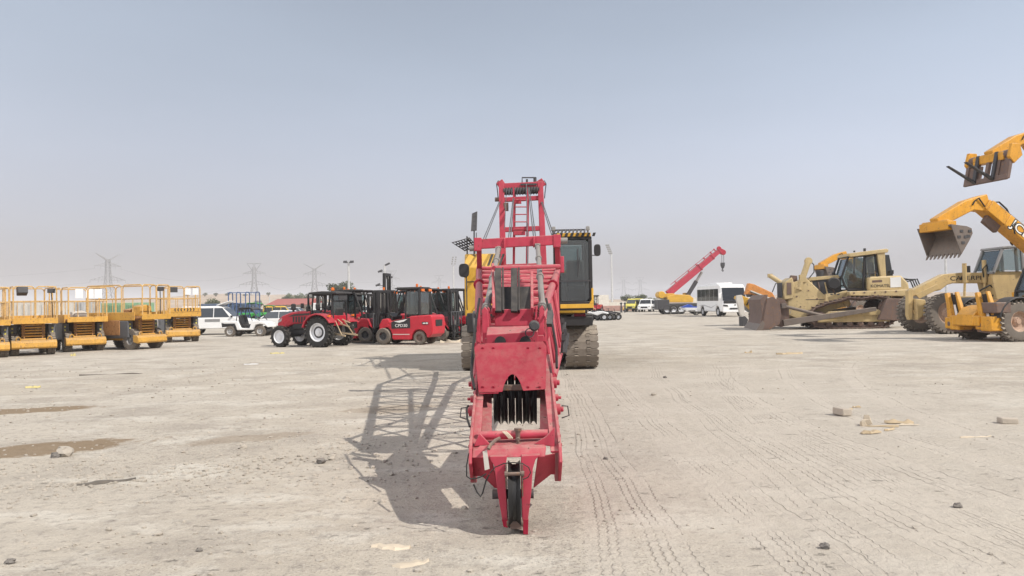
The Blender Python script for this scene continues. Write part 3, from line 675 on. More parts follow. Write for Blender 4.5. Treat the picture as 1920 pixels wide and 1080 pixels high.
# ================================================================== CRAWLER CRANE (main subject)
CR = thing('crawler_crane', 'large crawler crane whose red lattice boom is lowered until its tip rests on the ground', 'crane', (.1, 18, 0))
O_ = V(CR.location)
def mb(): return MB(O_)
def part(m, name, mat, parent=None, bevel=0., **k):
    o = m.build(name, mat, parent or CR, bevel, **k)
    return o
def shape(pts, d, th, dd=None):          # outline in pixels at depth d (or per point) -> solid of thickness th behind it
    fr = [P(x, y, d if len(q) == 0 else q[0]) for x, y, *q in pts]
    return fr, [p + V((0, th, 0)) for p in fr]

# --- crawler tracks
def crawler(xc, name_y0=18.1, L=5.0, Hh=1.08, w=.80):
    m = mb(); r = Hh / 2; n = 0; pts = []
    y0, y1 = name_y0 + r, name_y0 + L - r; per = 2 * (y1 - y0) + 2 * PI * r; k = 62
    def at(s):
        s %= per
        if s < y1 - y0: return V((xc, y0 + s, 0)), V((0, 1, 0)), V((0, 0, -1))
        s -= y1 - y0
        if s < PI * r: a = -PI / 2 + s / r; return V((xc, y1 + math.cos(a) * r, r + math.sin(a) * r)), V((0, -math.sin(a), math.cos(a))), V((0, math.cos(a), math.sin(a)))
        s -= PI * r
        if s < y1 - y0: return V((xc, y1 - s, Hh)), V((0, -1, 0)), V((0, 0, 1))
        s -= y1 - y0; a = PI / 2 + s / r; return V((xc, y0 + math.cos(a) * r, r + math.sin(a) * r)), V((0, -math.sin(a), math.cos(a))), V((0, math.cos(a), math.sin(a)))
    pitch = per / k
    for i in range(k):
        p, t, nn = at(i * pitch); jit = rnd.uniform(-.008, .008)
        M4 = Matrix(((1, t.x, nn.x, p.x + jit), (0, t.y, nn.y, p.y), (0, t.z, nn.z, p.z), (0, 0, 0, 1)))
        h = pitch / 2
        m.prism([(-w / 2, -h * .55), (-w * .44, -h * .92), (w * .44, -h * .92), (w / 2, -h * .55), (w / 2, h * .55), (w * .44, h * .92), (w * .26, h * .92), (w * .24, h * .55), (w * .13, h * .55), (w * .11, h * 1.1), (-w * .11, h * 1.1), (-w * .13, h * .55), (-w * .24, h * .55), (-w * .26, h * .92), (-w * .44, h * .92), (-w / 2, h * .55)], 'z', -.075, -.012, M4)
        for s_ in (-.185, .185): m.box(s_ * w - .05, s_ * w + .05, -h * 1.15, -h * .3, -.05, .0, M4)
        m.box(-.09, .09, -h * .8, h * .8, -.13, -.07, M4)
    t = part(m, 'crawler_track', 'track', bevel=.006)
    f = mb(); f.box(xc - .22, xc + .22, y0, y1, .22, Hh - .2); part(f, 'track_frame', 'dark', t, .03)
    for yy, rr in ((y0, .40), (y1, .42)):
        s = mb(); s.lathe([(rr * .6, -.28), (rr, -.26), (rr, -.1), (rr * .8, -.08), (rr * .8, .08), (rr, .1), (rr, .26), (rr * .6, .28)], (xc, yy, r), 'x', 24); part(s, 'sprocket', 'dark', t)
    for i in range(5):
        s = mb(); s.lathe([(.1, -.3), (.15, -.25), (.15, .25), (.1, .3)], (xc, y0 + .35 + i * (y1 - y0 - .7) / 4, .2), 'x', 14); part(s, 'track_roller', 'dark', t)
crawler(1.68); crawler(-.86, Hh=1.1)
m = mb(); m.box(-.7, 1.4, 18.9, 21.9, .45, .95); m.box(-1.0, 1.7, 19.2, 19.8, .4, .85); m.box(-1.0, 1.7, 21.2, 21.8, .4, .85); part(m, 'carbody', 'dark', bevel=.04)
m = mb(); m.lathe([(.85, .95), (.95, .97), (.95, 1.1), (.85, 1.12)], (.35, 20.4, 0), 'z', 32); part(m, 'slew_ring', 'dark')
# --- upper works
m = mb(); m.box(-1.15, 1.98, 18.35, 23.6, 1.12, 1.34); part(m, 'deck', 'black', bevel=.02)
for a_ in ((-1.1, -.33, 18.0, 18.35, .95, 1.42), (1.05, 1.9, 17.7, 18.4, 1.08, 1.3)): m = mb(); m.box(*a_); part(m, 'deck_skirt', 'black', bevel=.02)
m = mb(); zt = P(900, 474, 18.4).z
m.prism([(18.4, 1.34), (18.4, zt - .35), (18.75, zt), (23.3, zt), (23.5, zt - .3), (23.5, 1.34)], 'x', P(871, 540, 18.4).x, -.33)
house = part(m, 'machinery_house', 'yellow', bevel=.03)
xl = P(871, 540, 18.4).x
m = mb()
for i in range(4): x = P(905 + i * 7, 0, 18.4).x; m.plate([(x, 18.44, zt - .33), (x + .055, 18.44, zt - .33), (x + .16, 18.73, zt - .03), (x + .10, 18.73, zt - .03)], .012)
m.v = [v + V((0, -.016, .012)) for v in m.v]
part(m, 'hazard_stripe', 'black', house)
m = mb(); m.box(xl + .30, xl + .33, 18.385, 18.4, 1.36, zt - .4); m.box(xl + .05, xl + .5, 18.385, 18.4, 2.18, 2.2); m.box(xl + .42, xl + .45, 18.36, 18.385, 1.75, 1.95); part(m, 'door_seam', 'black', house)
m = mb()
for i in range(9): m.box(xl - .02, xl, 19 + i * .12, 19.08 + i * .12, 1.7, 2.4)
part(m, 'louvre', 'dark', house)
m = mb(); m.box(-1.1, 1.9, 22.4, 23.9, 1.0, 2.0); part(m, 'counterweight', 'yellow', bevel=.06)
# far side house on the right behind the cab
m = mb(); m.box(.95, 1.92, 19.7, 23.3, 1.34, 2.5); part(m, 'engine_house', 'yellow', bevel=.03)
# winches and dark gear between the houses
for i, (y, r) in enumerate(((19.1, .34), (20.4, .36), (21.6, .34))):
    m = mb(); m.lathe([(r, -.5), (r, -.47), (r * .7, -.46), (r * .7, .46), (r, .47), (r, .5)], (.3, y, 1.75 if i else 1.62), 'x', 24)
    for j in range(16): m.lathe([(r * .70, -.44 + j * .055), (r * .735, -.415 + j * .055), (r * .70, -.39 + j * .055)], (.3, y, 1.75 if i else 1.62), 'x', 20, False)
    part(m, 'winch_drum', 'dark')
m = mb(); m.box(-.33, -.22, 18.4, 22.3, 1.34, 2.05); m.box(.86, .95, 18.4, 22.3, 1.34, 2.05); m.box(-.22, .86, 22.0, 22.2, 1.34, 2.1); part(m, 'winch_frame', 'crane_red', bevel=.02)
m = mb(); m.box(-.2, .84, 18.25, 18.5, 1.3, 1.5); m.box(-.6, -.35, 18.1, 18.3, .9, 1.3); part(m, 'boom_foot_bracket', 'dark', bevel=.02)
# --- cab
d0 = 17.55; c0 = P(1047, 590, d0); c1 = P(1111, 440, d0); x0, x1 = c0.x, P(1111, 500, d0).x; zb, ztp = P(1080, 578, d0).z, P(1080, 443, d0).z; D = 1.75
cab = mb()
cab.box(x0, x1, d0 + .02, d0 + D, zb - .05, zb + .16)                     # sill
cab.box(x0, x1, d0 + .08, d0 + D, ztp - .08, ztp)                          # roof
for x in (x0, x1 - .09):
    for y in (d0 + .03, d0 + .9, d0 + D - .1): cab.box(x, x + .09, y, y + .09, zb + .16, ztp - .08)
cab.box(x0, x1, d0 + D - .05, d0 + D - .02, zb + .16, zb + .9)
cabo = part(cab, 'cab', 'black', bevel=.025)
cy = mb(); cy.box(x0 + .05, x1, d0, d0 + .05, zb, zb + .10)
cy.prism([(x1 - .10, zb + .10), (x1 + .012, zb + .10), (x1 + .012, zb + .47), (x1 - .035, zb + .47), (x1 - .035, zb + .2)], 'y', d0 - .004, d0 + .05)
cy.box(x1 + .002, x1 + .014, d0 + .05, d0 + D, zb - .04, zb + .42); part(cy, 'cab_trim', 'yellow', cabo, .01)
cg = mb(); zm = P(1080, 527, d0).z
cg.prism([(x0 + .07, zm + .02), (x1 - .09, zm + .02), (x1 - .09, ztp - .16), (x1 - .15, ztp - .09), (x0 + .07, ztp - .09)], 'y', d0 + .02, d0 + .032)
part(cg, 'window', 'glass', cabo)
cg = mb(); cg.prism([(x0 + .07, zb + .17), (x1 - .15, zb + .17), (x1 - .09, zb + .24), (x1 - .09, zm - .01), (x0 + .07, zm - .01)], 'y', d0 + .02, d0 + .032); part(cg, 'window', 'glass', cabo)
for x in (x0 + .02, x1 - .03):
    cg = mb(); cg.box(x, x + .012, d0 + .12, d0 + .88, zb + .18, ztp - .1); part(cg, 'window', 'glass', cabo)
cg = mb(); cg.box(x0 + .1, x1 - .1, d0 + D - .07, d0 + D - .058, zb + .9, ztp - .1); part(cg, 'window', 'glass', cabo)
cf = mb(); cf.box(x0 + .03, x1 - .03, d0 - .004, d0 + .02, zm - .014, zm + .022); cf.tube((x1 - .35, d0 - .02, zm + .1), (x1 - .30, d0 - .02, zm + .55), .011); cf.box(x1 - .36, x1 - .33, d0 - .03, d0 + .0, zm + .35, zm + .75); part(cf, 'wiper', 'dark', cabo)
cs = mb(); cs.box(x0 + .3, x0 + .75, d0 + .9, d0 + 1.35, zb + .16, zb + .55); cs.box(x0 + .3, x0 + .75, d0 + 1.25, d0 + 1.4, zb + .5, zb + 1.2); part(cs, 'seat', 'seat', cabo, .05)
ct = mb()
for k in range(7): ct.prism([(x0 + .05 + k * .13, ztp), (x0 + .115 + k * .13, ztp), (x0 + .145 + k * .13, ztp + .085), (x0 + .08 + k * .13, ztp + .085)], 'y', d0 + .05, d0 + .065)
part(ct, 'hazard_stripe', 'black', cabo)
ct = mb(); ct.box(x0 - .0, x1 - .02, d0 + .066, d0 + .5, ztp, ztp + .088); part(ct, 'roof_trim', 'yellow', cabo, .01)
rg = mb(); ga, gb = P(1037, 434, d0), P(1103, 432, d0)
for k in range(9):
    x = ga.x + .05 + k * (gb.x - ga.x - .1) / 8; rg.bar((x - .04, d0 + .1, ga.z - .06), (x + .04, d0 + .75, ga.z + .10), .035, .05)
rg.bar((ga.x, d0 + .1, ga.z - .05), (gb.x, d0 + .1, ga.z - .05), .035); rg.bar((ga.x, d0 + .75, ga.z + .1), (gb.x, d0 + .75, ga.z + .1), .035)
for x in (ga.x, gb.x): rg.bar((x, d0 + .1, ztp), (x, d0 + .1, ga.z + .02), .03)
part(rg, 'roof_guard', 'dark', cabo)
for q in (P(1038, 429, d0), P(1102, 428, d0)):
    l = mb(); l.cbox(q, .085, .1, .095); part(l, 'work_lamp', 'steel', cabo, .01)
def mirror(px, py, w, h, anchor, d):
    q = P(px, py, d); m = mb(); out = []
    for i in range(20):
        a = 2 * PI * i / 20; c, s = math.cos(a), math.sin(a); out.append((q.x + w / 2 * math.copysign(abs(c) ** .6, c), q.z + h / 2 * math.copysign(abs(s) ** .6, s)))
    m.prism(out, 'y', d - .03, d + .05); o = part(m, 'mirror', 'black', bevel=.012)
    m = mb(); m.path([anchor, V((q.x, d + .07, anchor.z)), V((q.x, d + .07, q.z))], .013, 6); part(m, 'mirror_arm', 'dark', o)
mirror(1120, 469, .155, .28, V((x1, d0 + .1, P(1115, 478, d0).z)), d0 + .1)
mirror(870, 507, .25, .33, V((xl + .05, 18.45, P(870, 520, 18.4).z)), 18.2)
# red and white step drum, red reflector by the right track
m = mb(); q = P(1087, 592, 18.0); m.lathe([(.075, -.13), (.06, 0), (.075, .13)], q, 'x', 14); part(m, 'step_drum', 'crane_red')
m = mb(); m.hull([P(1060, 603, 18.05), P(1075, 589, 18.05), P(1079, 601, 18.05), P(1098, 607, 18.05)], [P(1060, 603, 18.2), P(1075, 589, 18.2), P(1079, 601, 18.2), P(1098, 607, 18.2)]); part(m, 'step_bracket', 'white')
# --- folding side platforms on the left
def grate(pts, d, name='side_platform', dd=0):
    a, b, c, e = [P(x, y, d + k) for (x, y), k in zip(pts, (0, 0, dd, dd))]
    m = mb(); m.path([a, b, c, e], .017, 6, closed=True)
    for i in range(1, 6): t = i / 6; m.bar(a.lerp(b, t), e.lerp(c, t), .035, .012)
    for i in range(1, 4): t = i / 4; m.bar(a.lerp(e, t), b.lerp(c, t), .014, .03)
    return part(m, name, 'dark')
grate([(884, 433), (893, 432), (894, 397), (886, 401)], 18.6, dd=.15)
grate([(848, 455), (880, 446), (894, 462), (872, 470)], 18.6, dd=.25)
m = mb(); a = P(889, 520, 18.7); m.bar(a, P(889, 430, 18.7), .035); m.bar(P(882, 470, 18.7), P(896, 450, 18.7), .03); m.bar(P(893, 436, 18.7), P(893, 470, 18.7), .02); part(m, 'platform_post', 'dark')
# --- gantry
dg_ = 20.6
def pg(x, y, k=0): return P(x, y, dg_ + k)
m = mb()
for a, b in (((940, 342), (945, 560)), ((1013, 342), (1022, 560))):
    m.bar(pg(*a), pg(*b, -.4), .15, .14, up=(0, 1, 0), w2=.17)
    m.bar(pg(*a), pg(a[0] + 2, a[1] + 120, 2.4), .09)
m.bar(pg(938, 375), pg(1016, 371), .14, .12); m.bar(pg(940, 431, -.15), pg(1018, 428, -.15), .14, .13); m.bar(pg(936, 350), pg(1018, 346), .13, .16); m.bar(pg(936, 340), pg(944, 352), .12, .2); m.bar(pg(1010, 338), pg(1018, 350), .12, .2)
m.bar(pg(944, 500, -.3), pg(1022, 497, -.3), .12, .12)
for x in (965, 990): m.bar(pg(x - 2, 520, .6), pg(x, 352, .2), .07)
gan = part(m, 'gantry', 'crane_red', bevel=.012)
for a_ in ((pg(970, 378, -.12), .22, .1, .12), (pg(974, 437, -.3), .32, .06, .12)): m = mb(); m.cbox(*a_); part(m, 'gantry_bracket', 'crane_red', gan, .01)
m = mb()
for i in range(13):
    q = pg(944, 359).lerp(pg(1011, 356), (i + .5) / 13); m.lathe([(.125, -.036), (.10, -.012), (.10, .012), (.125, .036)], q, 'x', 18)
part(m, 'sheave_pack', 'dark', gan)
m = mb()
for x in (963, 989): m.tube(pg(x, 352, -.25), pg(x, 432, -.25), .022)
for y in (375, 388, 402, 416, 430): m.tube(pg(963, y, -.25), pg(989, y, -.25), .016)
part(m, 'ladder', 'crane_red', gan)
m = mb(); m.path([pg(979, 346), pg(979, 333), pg(1005, 333), pg(1005, 346)], .02, 6); m.tube(pg(988, 336), pg(988, 348), .03); m.tube(pg(1003, 333), pg(1003, 346), .045); m.box(pg(976, 347).x, pg(1006, 347).x, dg_ - .1, dg_ + .3, pg(990, 348).z, pg(990, 345).z); part(m, 'handrail', 'dark', gan)
for sx, cx in ((-1, 936), (1, 1019)):
    m = mb(); m.path([pg(cx - sx * 6, 342), pg(cx + sx * 2, 339), pg(cx - sx * 0 + sx * 5, 345), pg(cx + sx * 3, 360), pg(cx + sx * 2, 372)], .014, 6); part(m, 'hose', 'hose', gan)
m = mb(); m.lathe([(.06, -.12), (.06, .12)], pg(936, 374), 'x', 10); m.cbox(pg(949, 388, -.1), .13, .12, .22); part(m, 'limit_switch', 'rust', gan)
def rope(pts, r=.011, name='rope', mat='rope', parent=None): m = mb(); m.path(pts, r, 6); return part(m, name, mat, parent)
for k in (0, 4):
    rope([pg(937 + k * .5, 376), P(903 + k, 456, 17.5)], .013); rope([pg(1016 - k * .5, 376), P(1042 - k, 452, 17.6)], .013)
    rope([pg(962 + k * .4, 372, -.3), P(953 + k, 450, 15)], .012); rope([pg(990 + k * .6, 352, -.3), P(1001 + k, 450, 15)], .012)
rope([pg(987, 345, -.3), P(990, 520, 16.5)], .012); rope([pg(949, 365, -.2), P(946, 430, 18)], .009)
# --- lattice boom
tl = [P(899, 600, 7.7), P(898, 500, 14.2)]; trr = [P(1014, 598, 7.7), P(1047, 503, 14.2)]
BL = [P(893, 712, 7.9), P(898, 655, 11.0), P(905, 612, 15.6)]; BR = [P(1036, 706, 7.9), P(1053, 648, 11.0), P(1042, 607, 15.6)]
TL = [tl[0], tl[0].lerp(tl[1], .5), tl[1], P(905, 548, 16.9)]; TR = [trr[0], trr[0].lerp(trr[1], .5), trr[1], P(1040, 548, 16.9)]
BL.append(P(905, 598, 17.6)); BR.append(P(1038, 594, 17.6))
def along(poly, t):
    L = [0]
    for a, b in zip(poly, poly[1:]): L.append(L[-1] + (b - a).length)
    s = t * L[-1]
    for i in range(len(poly) - 1):
        if s <= L[i + 1] + 1e-6: return poly[i].lerp(poly[i + 1], (s - L[i]) / (L[i + 1] - L[i]))
    return poly[-1]
m = mb()
for poly, r in ((TL, .052), (TR, .052), (BL, .048), (BR, .048)): m.path([along(poly, i / 14) for i in range(15)], r, 12)
boom = part(m, 'boom', 'crane_red')
m = mb(); K = 12; rl = .026
for i in range(K + 1):
    a = [along(p, i / K) for p in (TL, TR, BR, BL)]
    for k in range(4): m.tube(a[k], a[(k + 1) % 4], rl if k != 0 else .038, 8)
    if i < K:
        b = [along(p, (i + 1) / K) for p in (TL, TR, BR, BL)]
        for k in range(4):
            s, e = (a[k], b[(k + 1) % 4]) if i % 2 else (a[(k + 1) % 4], b[k]); m.tube(s, e, rl if k != 0 else .032, 8)
part(m, 'lacing', 'crane_red', boom)
for i in (3, 6, 9):
    a = [along(p, i / K) for p in (TL, TR)]; m = mb(); m.tube(a[0], a[1], .048, 10); part(m, 'cross_tube', 'crane_red', boom)
for t in (.36,):
    for p in (TL, TR, BL, BR):
        c = along(p, t); e = along(p, t + .012); q = mb(); q.tube(c, e, .085, 10); part(q, 'splice_flange', 'crane_red_worn', boom)
for t in (.18, .27, .5):
    c = along(BR, t) + V((.07, 0, .05)); q = mb(); q.tube(c, c + V((.02, .05, .17)), .045, 8); q.cbox(c + V((0, 0, .2)), .05, .05, .08); part(q, 'hose_clamp', 'dark', boom)
# spreader frame standing over the boom, with its two pendants
ds = 13.0
sp0, sp1 = P(893, 458, ds), P(1045, 450, ds)
m = mb(); m.bar(sp0, sp1, .09, .17); m.bar(P(898, 452, ds), P(899, 503, ds + .3), .09, .10); m.bar(P(1044, 446, ds), P(1047, 503, ds + .3), .09, .10)
for x, yy in ((946, 457), (1001, 454)): m.bar(P(x, yy - 10, ds - .06), P(x, yy + 10, ds - .06), .03, .05)
m.bar(P(896, 446, ds), P(896, 471, ds), .13, .12); m.bar(P(1044, 440, ds), P(1044, 464, ds), .13, .12)
sprd = part(m, 'spreader_frame', 'crane_red', boom, .01)
for a_ in ((P(880, 466, ds), P(896, 464, ds)), (P(1044, 451, ds), P(1064, 451, ds)), (P(929, 468, ds - .07), P(939, 468, ds - .07)), (P(1003, 462, ds - .07), P(1013, 462, ds - .07))): m = mb(); m.tube(*a_, .052, 12); part(m, 'frame_pin', 'pendant', boom)
for a, b in (((935, 465), (912, 580)), ((1008, 460), (1017, 578))):
    A, B = P(*a, ds - .1), P(*b, 7.6); m = mb(); m.tube(A, B, .037, 10, .034)
    for t in (.02, .3, .62, .97): c = A.lerp(B, t); m.tube(c, A.lerp(B, min(1, t + .02)), .05, 10)
    part(m, 'pendant', 'pendant', boom)
m = mb(); m.cbox(P(1054, 496, 12.6), .06, .1, .28); part(m, 'junction_box', 'crane_red', boom, .01)
# --- boom head
def pl(pts, d, th, m=None, lean=0):
    m = m or mb(); f, b = shape(pts, d, th); m.hull(f, b); return m
m = mb()
# uprights carrying the pendants and the pins
for pts, d in (([(903, 582), (909, 575), (915, 582), (917, 612), (916, 648), (905, 648)], 7.15), ([(893, 578), (899, 572), (901, 645), (894, 640)], 7.4), ([(914, 575), (918, 578), (920, 610), (914, 606)], 7.5),
               ([(1012, 578), (1017, 572), (1021, 580), (1020, 614), (1024, 641), (1006, 641), (1010, 612)], 7.15), ([(1026, 585), (1031, 580), (1032, 628), (1026, 640)], 7.4), ([(1004, 575), (1008, 572), (1006, 612), (1002, 606)], 7.5)):
    pl(pts, d, .10, m)
m.bar(P(909, 640, 6.95), P(1020, 634, 6.95), .06, .06)
head = part(m, 'boom_head', 'crane_red', bevel=.006)
def hp(m, name, mat='crane_red', bevel=.006): return part(m, name, mat, head, bevel)
m = pl([(926, 580), (1000, 579), (1001, 610), (928, 612)], 7.55, .03); m.bar(P(926, 585, 7.5), P(924, 500, 8.2), .03, .1); m.bar(P(998, 585, 7.5), P(997, 515, 8.2), .03, .1); hp(m, 'cross_panel')
m = mb(); a, b, c, e = P(912, 617, 6.9), P(1008, 610, 6.9), P(1004, 606, 7.3), P(916, 611, 7.3)
m.hull([P(912, 628, 6.88), P(1009, 621, 6.88), P(1007, 611, 7.12), P(914, 613, 7.12)], [P(912, 648, 6.9), P(1009, 644, 6.9), P(1007, 634, 7.15), P(914, 636, 7.15)]); hp(m, 'cross_beam')
for x in (938, 985): q = P(x, 641, 6.87); m = mb(); m.lathe([(.052, 0), (.052, .02)], q, 'y', 20); hp(m, 'beam_hole', 'black', 0)
m = mb()  # black block standing in for the shade inside the open throat
m.hull([P(930, 580, 7.62), P(998, 579, 7.62), P(998, 537, 7.9), P(930, 538, 7.9)], [P(930, 580, 8.4), P(998, 579, 8.4), P(998, 537, 8.4), P(930, 538, 8.4)]); hp(m, 'throat_shade', 'black', .004)
for x in (934, 964):
    m = mb(); a = P(x, 504, 8.0); b = P(x, 585, 7.5); m.bar(b, a, .068, .03, up=(0, 1, 0)); m.bar(b + V((.05, .02, 0)), a + V((.05, .02, 0)), .018, .05, up=(0, 1, 0)); hp(m, 'guide_post', 'black', .006)
m = mb(); m.tube(P(926, 503, 8.05), P(1048, 499, 8.05 + 2.4), .03); hp(m, 'guide_bar')
# big red cover plate with an arched notch
arch = [(942, 735)] + [(961 + 19 * math.cos(a) * (1 - .25 * math.sin(a)), 735 - 33 * math.sin(a)) for a in [PI * (1 - i / 12) for i in range(13)]][1:-1] + [(981, 733)]
out = [(897, 736)] + arch + [(1023, 730), (1025, 650), (1018, 641), (897, 645), (889, 652)]
f = [P(x, y, 6.15 + .35 * (735 - y) / 90) for x, y in out]; nrm = V((0, .97, .25)); m = mb(); m.hull(f, [p + nrm * .018 for p in f]); hp(m, 'cover_plate', 'crane_red_worn', .003)
# outer side plates
def sidep(pts, xa, xb, name):
    m = mb(); m.prism([(P(x, y, d).y, P(x, y, d).z) for x, y, d in pts], 'x', xa, xb); return hp(m, name)
XL, XR = P(888, 780, 5.9).x, P(1042, 780, 5.9).x
for X in (XL - .012, XR - .012):
    sd = -1 if X < 0 else 1
    sidep([(888, 905, 5.55), (888, 870, 5.35), (888, 840, 5.4), (888, 790, 5.75), (888, 700, 6.55), (888, 668, 6.9), (888, 668, 7.8), (888, 712, 8.1), (888, 790, 7.2), (888, 850, 6.4), (888, 905, 6.0)], X, X + .024, 'side_plate')
for X in (XL, XR):
    sg = 1 if X < 0 else -1
    m = mb(); a = P(888, 850, 5.42); b = P(888, 668, 6.88); m.bar(V((X + sg * .028, a.y, a.z)), V((X + sg * .028, b.y, b.z)), .08, .016, up=(0, -.5, 1)); hp(m, 'plate_flange', bevel=.003)
    for (px, py, d, r) in ((888, 770, 6.1, .045), (888, 720, 6.55, .05), (888, 748, 6.35, .03)):
        q = P(px, py, d); m = mb(); m.tube((X - sg * .05, q.y, q.z), (X + sg * .05, q.y, q.z), r, 14); m.tube((X - sg * .075, q.y, q.z), (X - sg * .05, q.y, q.z), r * .5, 8); hp(m, 'pin')
    q = P(888, 775, 6.1); m = mb(); m.path([(X - sg * .06, q.y, q.z + .05), (X - sg * .11, q.y, q.z + .045), (X - sg * .12, q.y, q.z - .03), (X - sg * .06, q.y, q.z - .05)], .006, 6); hp(m, 'pin_clip', 'dark', 0)
# inner members beside the sheaves
for xa, xb in ((902, 922), (1013, 1031)):
    m = mb(); a = [P(xa, 735, 6.5), P(xb, 735, 6.5)]; b = [P(xa, 830, 5.75), P(xb, 830, 5.75)]
    m.hull([b[0], b[1], a[1], a[0]], [p + V((0, .10, .05)) for p in (b[0], b[1], a[1], a[0])]); hp(m, 'inner_plate')
# sheaves of the boom head
n_s = 6
for i in range(n_s):
    q = P(932 + i * 13.4, 737, 6.55); m = mb(); m.lathe([(.06, -.024), (.24, -.012), (.265, -.027), (.272, -.027), (.243, -.006), (.243, .006), (.272, .027), (.265, .027), (.24, .012), (.06, .024)], q, 'x', 36); part(m, 'sheave', 'sheave', head)
q0, q1 = P(905, 737, 6.55), P(1026, 737, 6.55); m = mb(); m.tube(q0, q1, .045, 14); hp(m, 'sheave_pin', 'rust', 0)
m = mb(); m.bar(P(940, 727, 6.3), P(984, 726, 6.3), .05, .05); hp(m, 'rope_keeper', 'rust')
for x in (938, 951.5, 965, 978, 991): m = mb(); q = P(x, 760, 6.5); m.cbox(q, .006, .12, .16); hp(m, 'spacer_plate', 'dark', 0)
# round cross bar, strap and chain
m = mb(); m.tube(P(897, 817, 5.6), P(1027, 813, 5.6), .033, 16); hp(m, 'cross_bar', bevel=0)
m = mb(); a = P(944, 808, 5.56); 
for k in range(3): m.path([P(942 + k * 3, 809, 5.56), P(948 + k * 3, 814, 5.555), P(955 + k * 3, 822, 5.56)], .006, 6)
hp(m, 'strap', 'pale_cloth', 0)
m = mb(); m.tube(P(971, 805, 5.57), P(971, 824, 5.57), .018, 8); m.tube(P(971, 803, 5.57), P(971, 808, 5.57), .028, 8)
for k in range(4): m.lathe([(.012, -.005), (.018, 0), (.012, .005)], P(971 + k * .4, 824 + k * 4, 5.55), 'x' if k % 2 else 'y', 10)
hp(m, 'shackle', 'rust', 0)
# box beam with two bands, flared gussets
m = mb(); f1 = [P(886, 843, 5.42), P(1024, 838, 5.42), P(1022, 857, 5.38), P(884, 859, 5.38)]
m.hull(f1, [p + V((0, .30, .02)) for p in f1]); hp(m, 'front_beam')
m = mb(); f1 = [P(900, 837, 5.45), P(1022, 835, 5.45), P(1022, 845, 5.415), P(888, 847, 5.41)]; m.hull(f1, [p + V((0, .02, .004)) for p in f1]); hp(m, 'beam_band')
for tri in ([(899, 812), (920, 834), (888, 838)], [(1040, 800), (1024, 818), (1000, 833), (1040, 838)]):
    m = mb(); f1 = [P(x, y, 5.47) for x, y in tri]; m.hull(f1, [p + V((0, .02, 0)) for p in f1]); hp(m, 'gusset')
for pts in ([(885, 858, 5.40), (922, 858, 5.40), (934, 917, 5.58), (928, 914, 5.58), (903, 893, 5.62), (888, 893, 5.62)], [(1008, 857, 5.40), (1041, 850, 5.40), (1041, 890, 5.62), (1033, 890, 5.62), (1000, 916, 5.58)]):
    f1 = [P(x, y, d) for x, y, d in pts]; m = mb(); m.hull(f1, [p + V((0, .018, .0)) for p in f1]); hp(m, 'apron_plate')
# jib tip: two cheeks, the sheave, feet on the ground
dj = 5.33
for tip in ([(918, 856), (951, 855), (947, 880), (952, 975), (942, 976), (934, 930), (926, 872), (919, 862)], [(978, 855), (1013, 853), (1004, 862), (999, 880), (996, 925), (990, 975), (979, 976), (976, 880)]):
    f1 = [P(x, y, dj - .0 + (.0 if y < 900 else .02)) for x, y in tip]; m = mb(); m.hull(f1, [p + V((0, .14, 0)) for p in f1]); hp(m, 'cheek_plate', bevel=.004)
for tip in ([(941, 974), (952, 974), (952, 990), (944, 988)], [(980, 974), (991, 974), (990, 1003), (981, 1002)]):
    f1 = [P(x, y, dj) for x, y in tip]; m = mb(); m.hull(f1, [p + V((0, .09, 0)) for p in f1]); hp(m, 'foot', 'crane_red_worn', .003)
q = P(964.5, 926, dj + .14); rj = abs(P(964, 862, dj).z - P(964, 990, dj).z) / 2
m = mb(); m.lathe([(.05, -.03), (rj * .8, -.02), (rj * .96, -.044), (rj, -.044), (rj * .88, -.012), (rj * .88, .012), (rj, .044), (rj * .96, .044), (rj * .8, .02), (.05, .03)], q, 'x', 40); hp(m, 'jib_sheave', 'sheave', 0)
m = mb(); m.tube(q - V((.16, 0, 0)), q + V((.14, 0, 0)), .035, 12); hp(m, 'sheave_pin', 'dark', 0)
m = mb(); m.tube(P(948, 889, dj - .04), P(980, 888, dj - .04), .013, 10); m.tube(P(946, 889, dj - .04), P(952, 889, dj - .04), .02, 10); m.tube(P(977, 888, dj - .04), P(983, 888, dj - .04), .02, 10); m.bar(P(949, 870, dj - .02), P(949, 915, dj - .02), .01, .03); m.bar(P(979, 870, dj - .02), P(980, 930, dj - .02), .01, .03); hp(m, 'rope_keeper', 'rust', 0)
m = mb(); m.tube(P(950, 980, dj + .02), P(981, 980, dj + .02), .028, 12); m.bar(P(957, 986, dj + .02), P(978, 986, dj + .02), .05, .035); hp(m, 'tip_spacer', 'rust', .003)
# hanging plate, cables
m = mb(); f1 = [P(905, 847, dj - .02), P(913, 844, dj - .02), P(918, 879, dj - .02), P(909, 882, dj - .02)]; m.hull(f1, [p + V((0, .008, 0)) for p in f1]); hp(m, 'tag_plate', 'wrap', 0)
m = mb(); m.path([P(916, 842, dj - .03), P(920, 834, dj), P(928, 826, dj + .1), P(936, 822, dj + .2)], .013, 8); hp(m, 'chain', 'rust', 0)
m = mb(); m.path([P(x, y, dj - .05) for x, y in ((912, 888), (904, 893), (893, 897), (882, 898), (875, 893), (875, 872), (879, 850))], .005, 6); hp(m, 'cable', 'hose', 0)
m = mb(); m.path([P(x, y, dj - .05) for x, y in ((888, 908), (894, 922), (901, 931), (905, 924), (911, 902), (917, 890))], .006, 6); hp(m, 'cable', 'hose', 0)
m = mb(); m.path([P(x, y, dj - .06) for x, y in ((918, 888), (928, 876), (945, 869), (962, 867), (980, 869), (991, 876), (995, 886), (990, 895), (980, 899))], .004, 6); hp(m, 'cable', 'hose', 0)
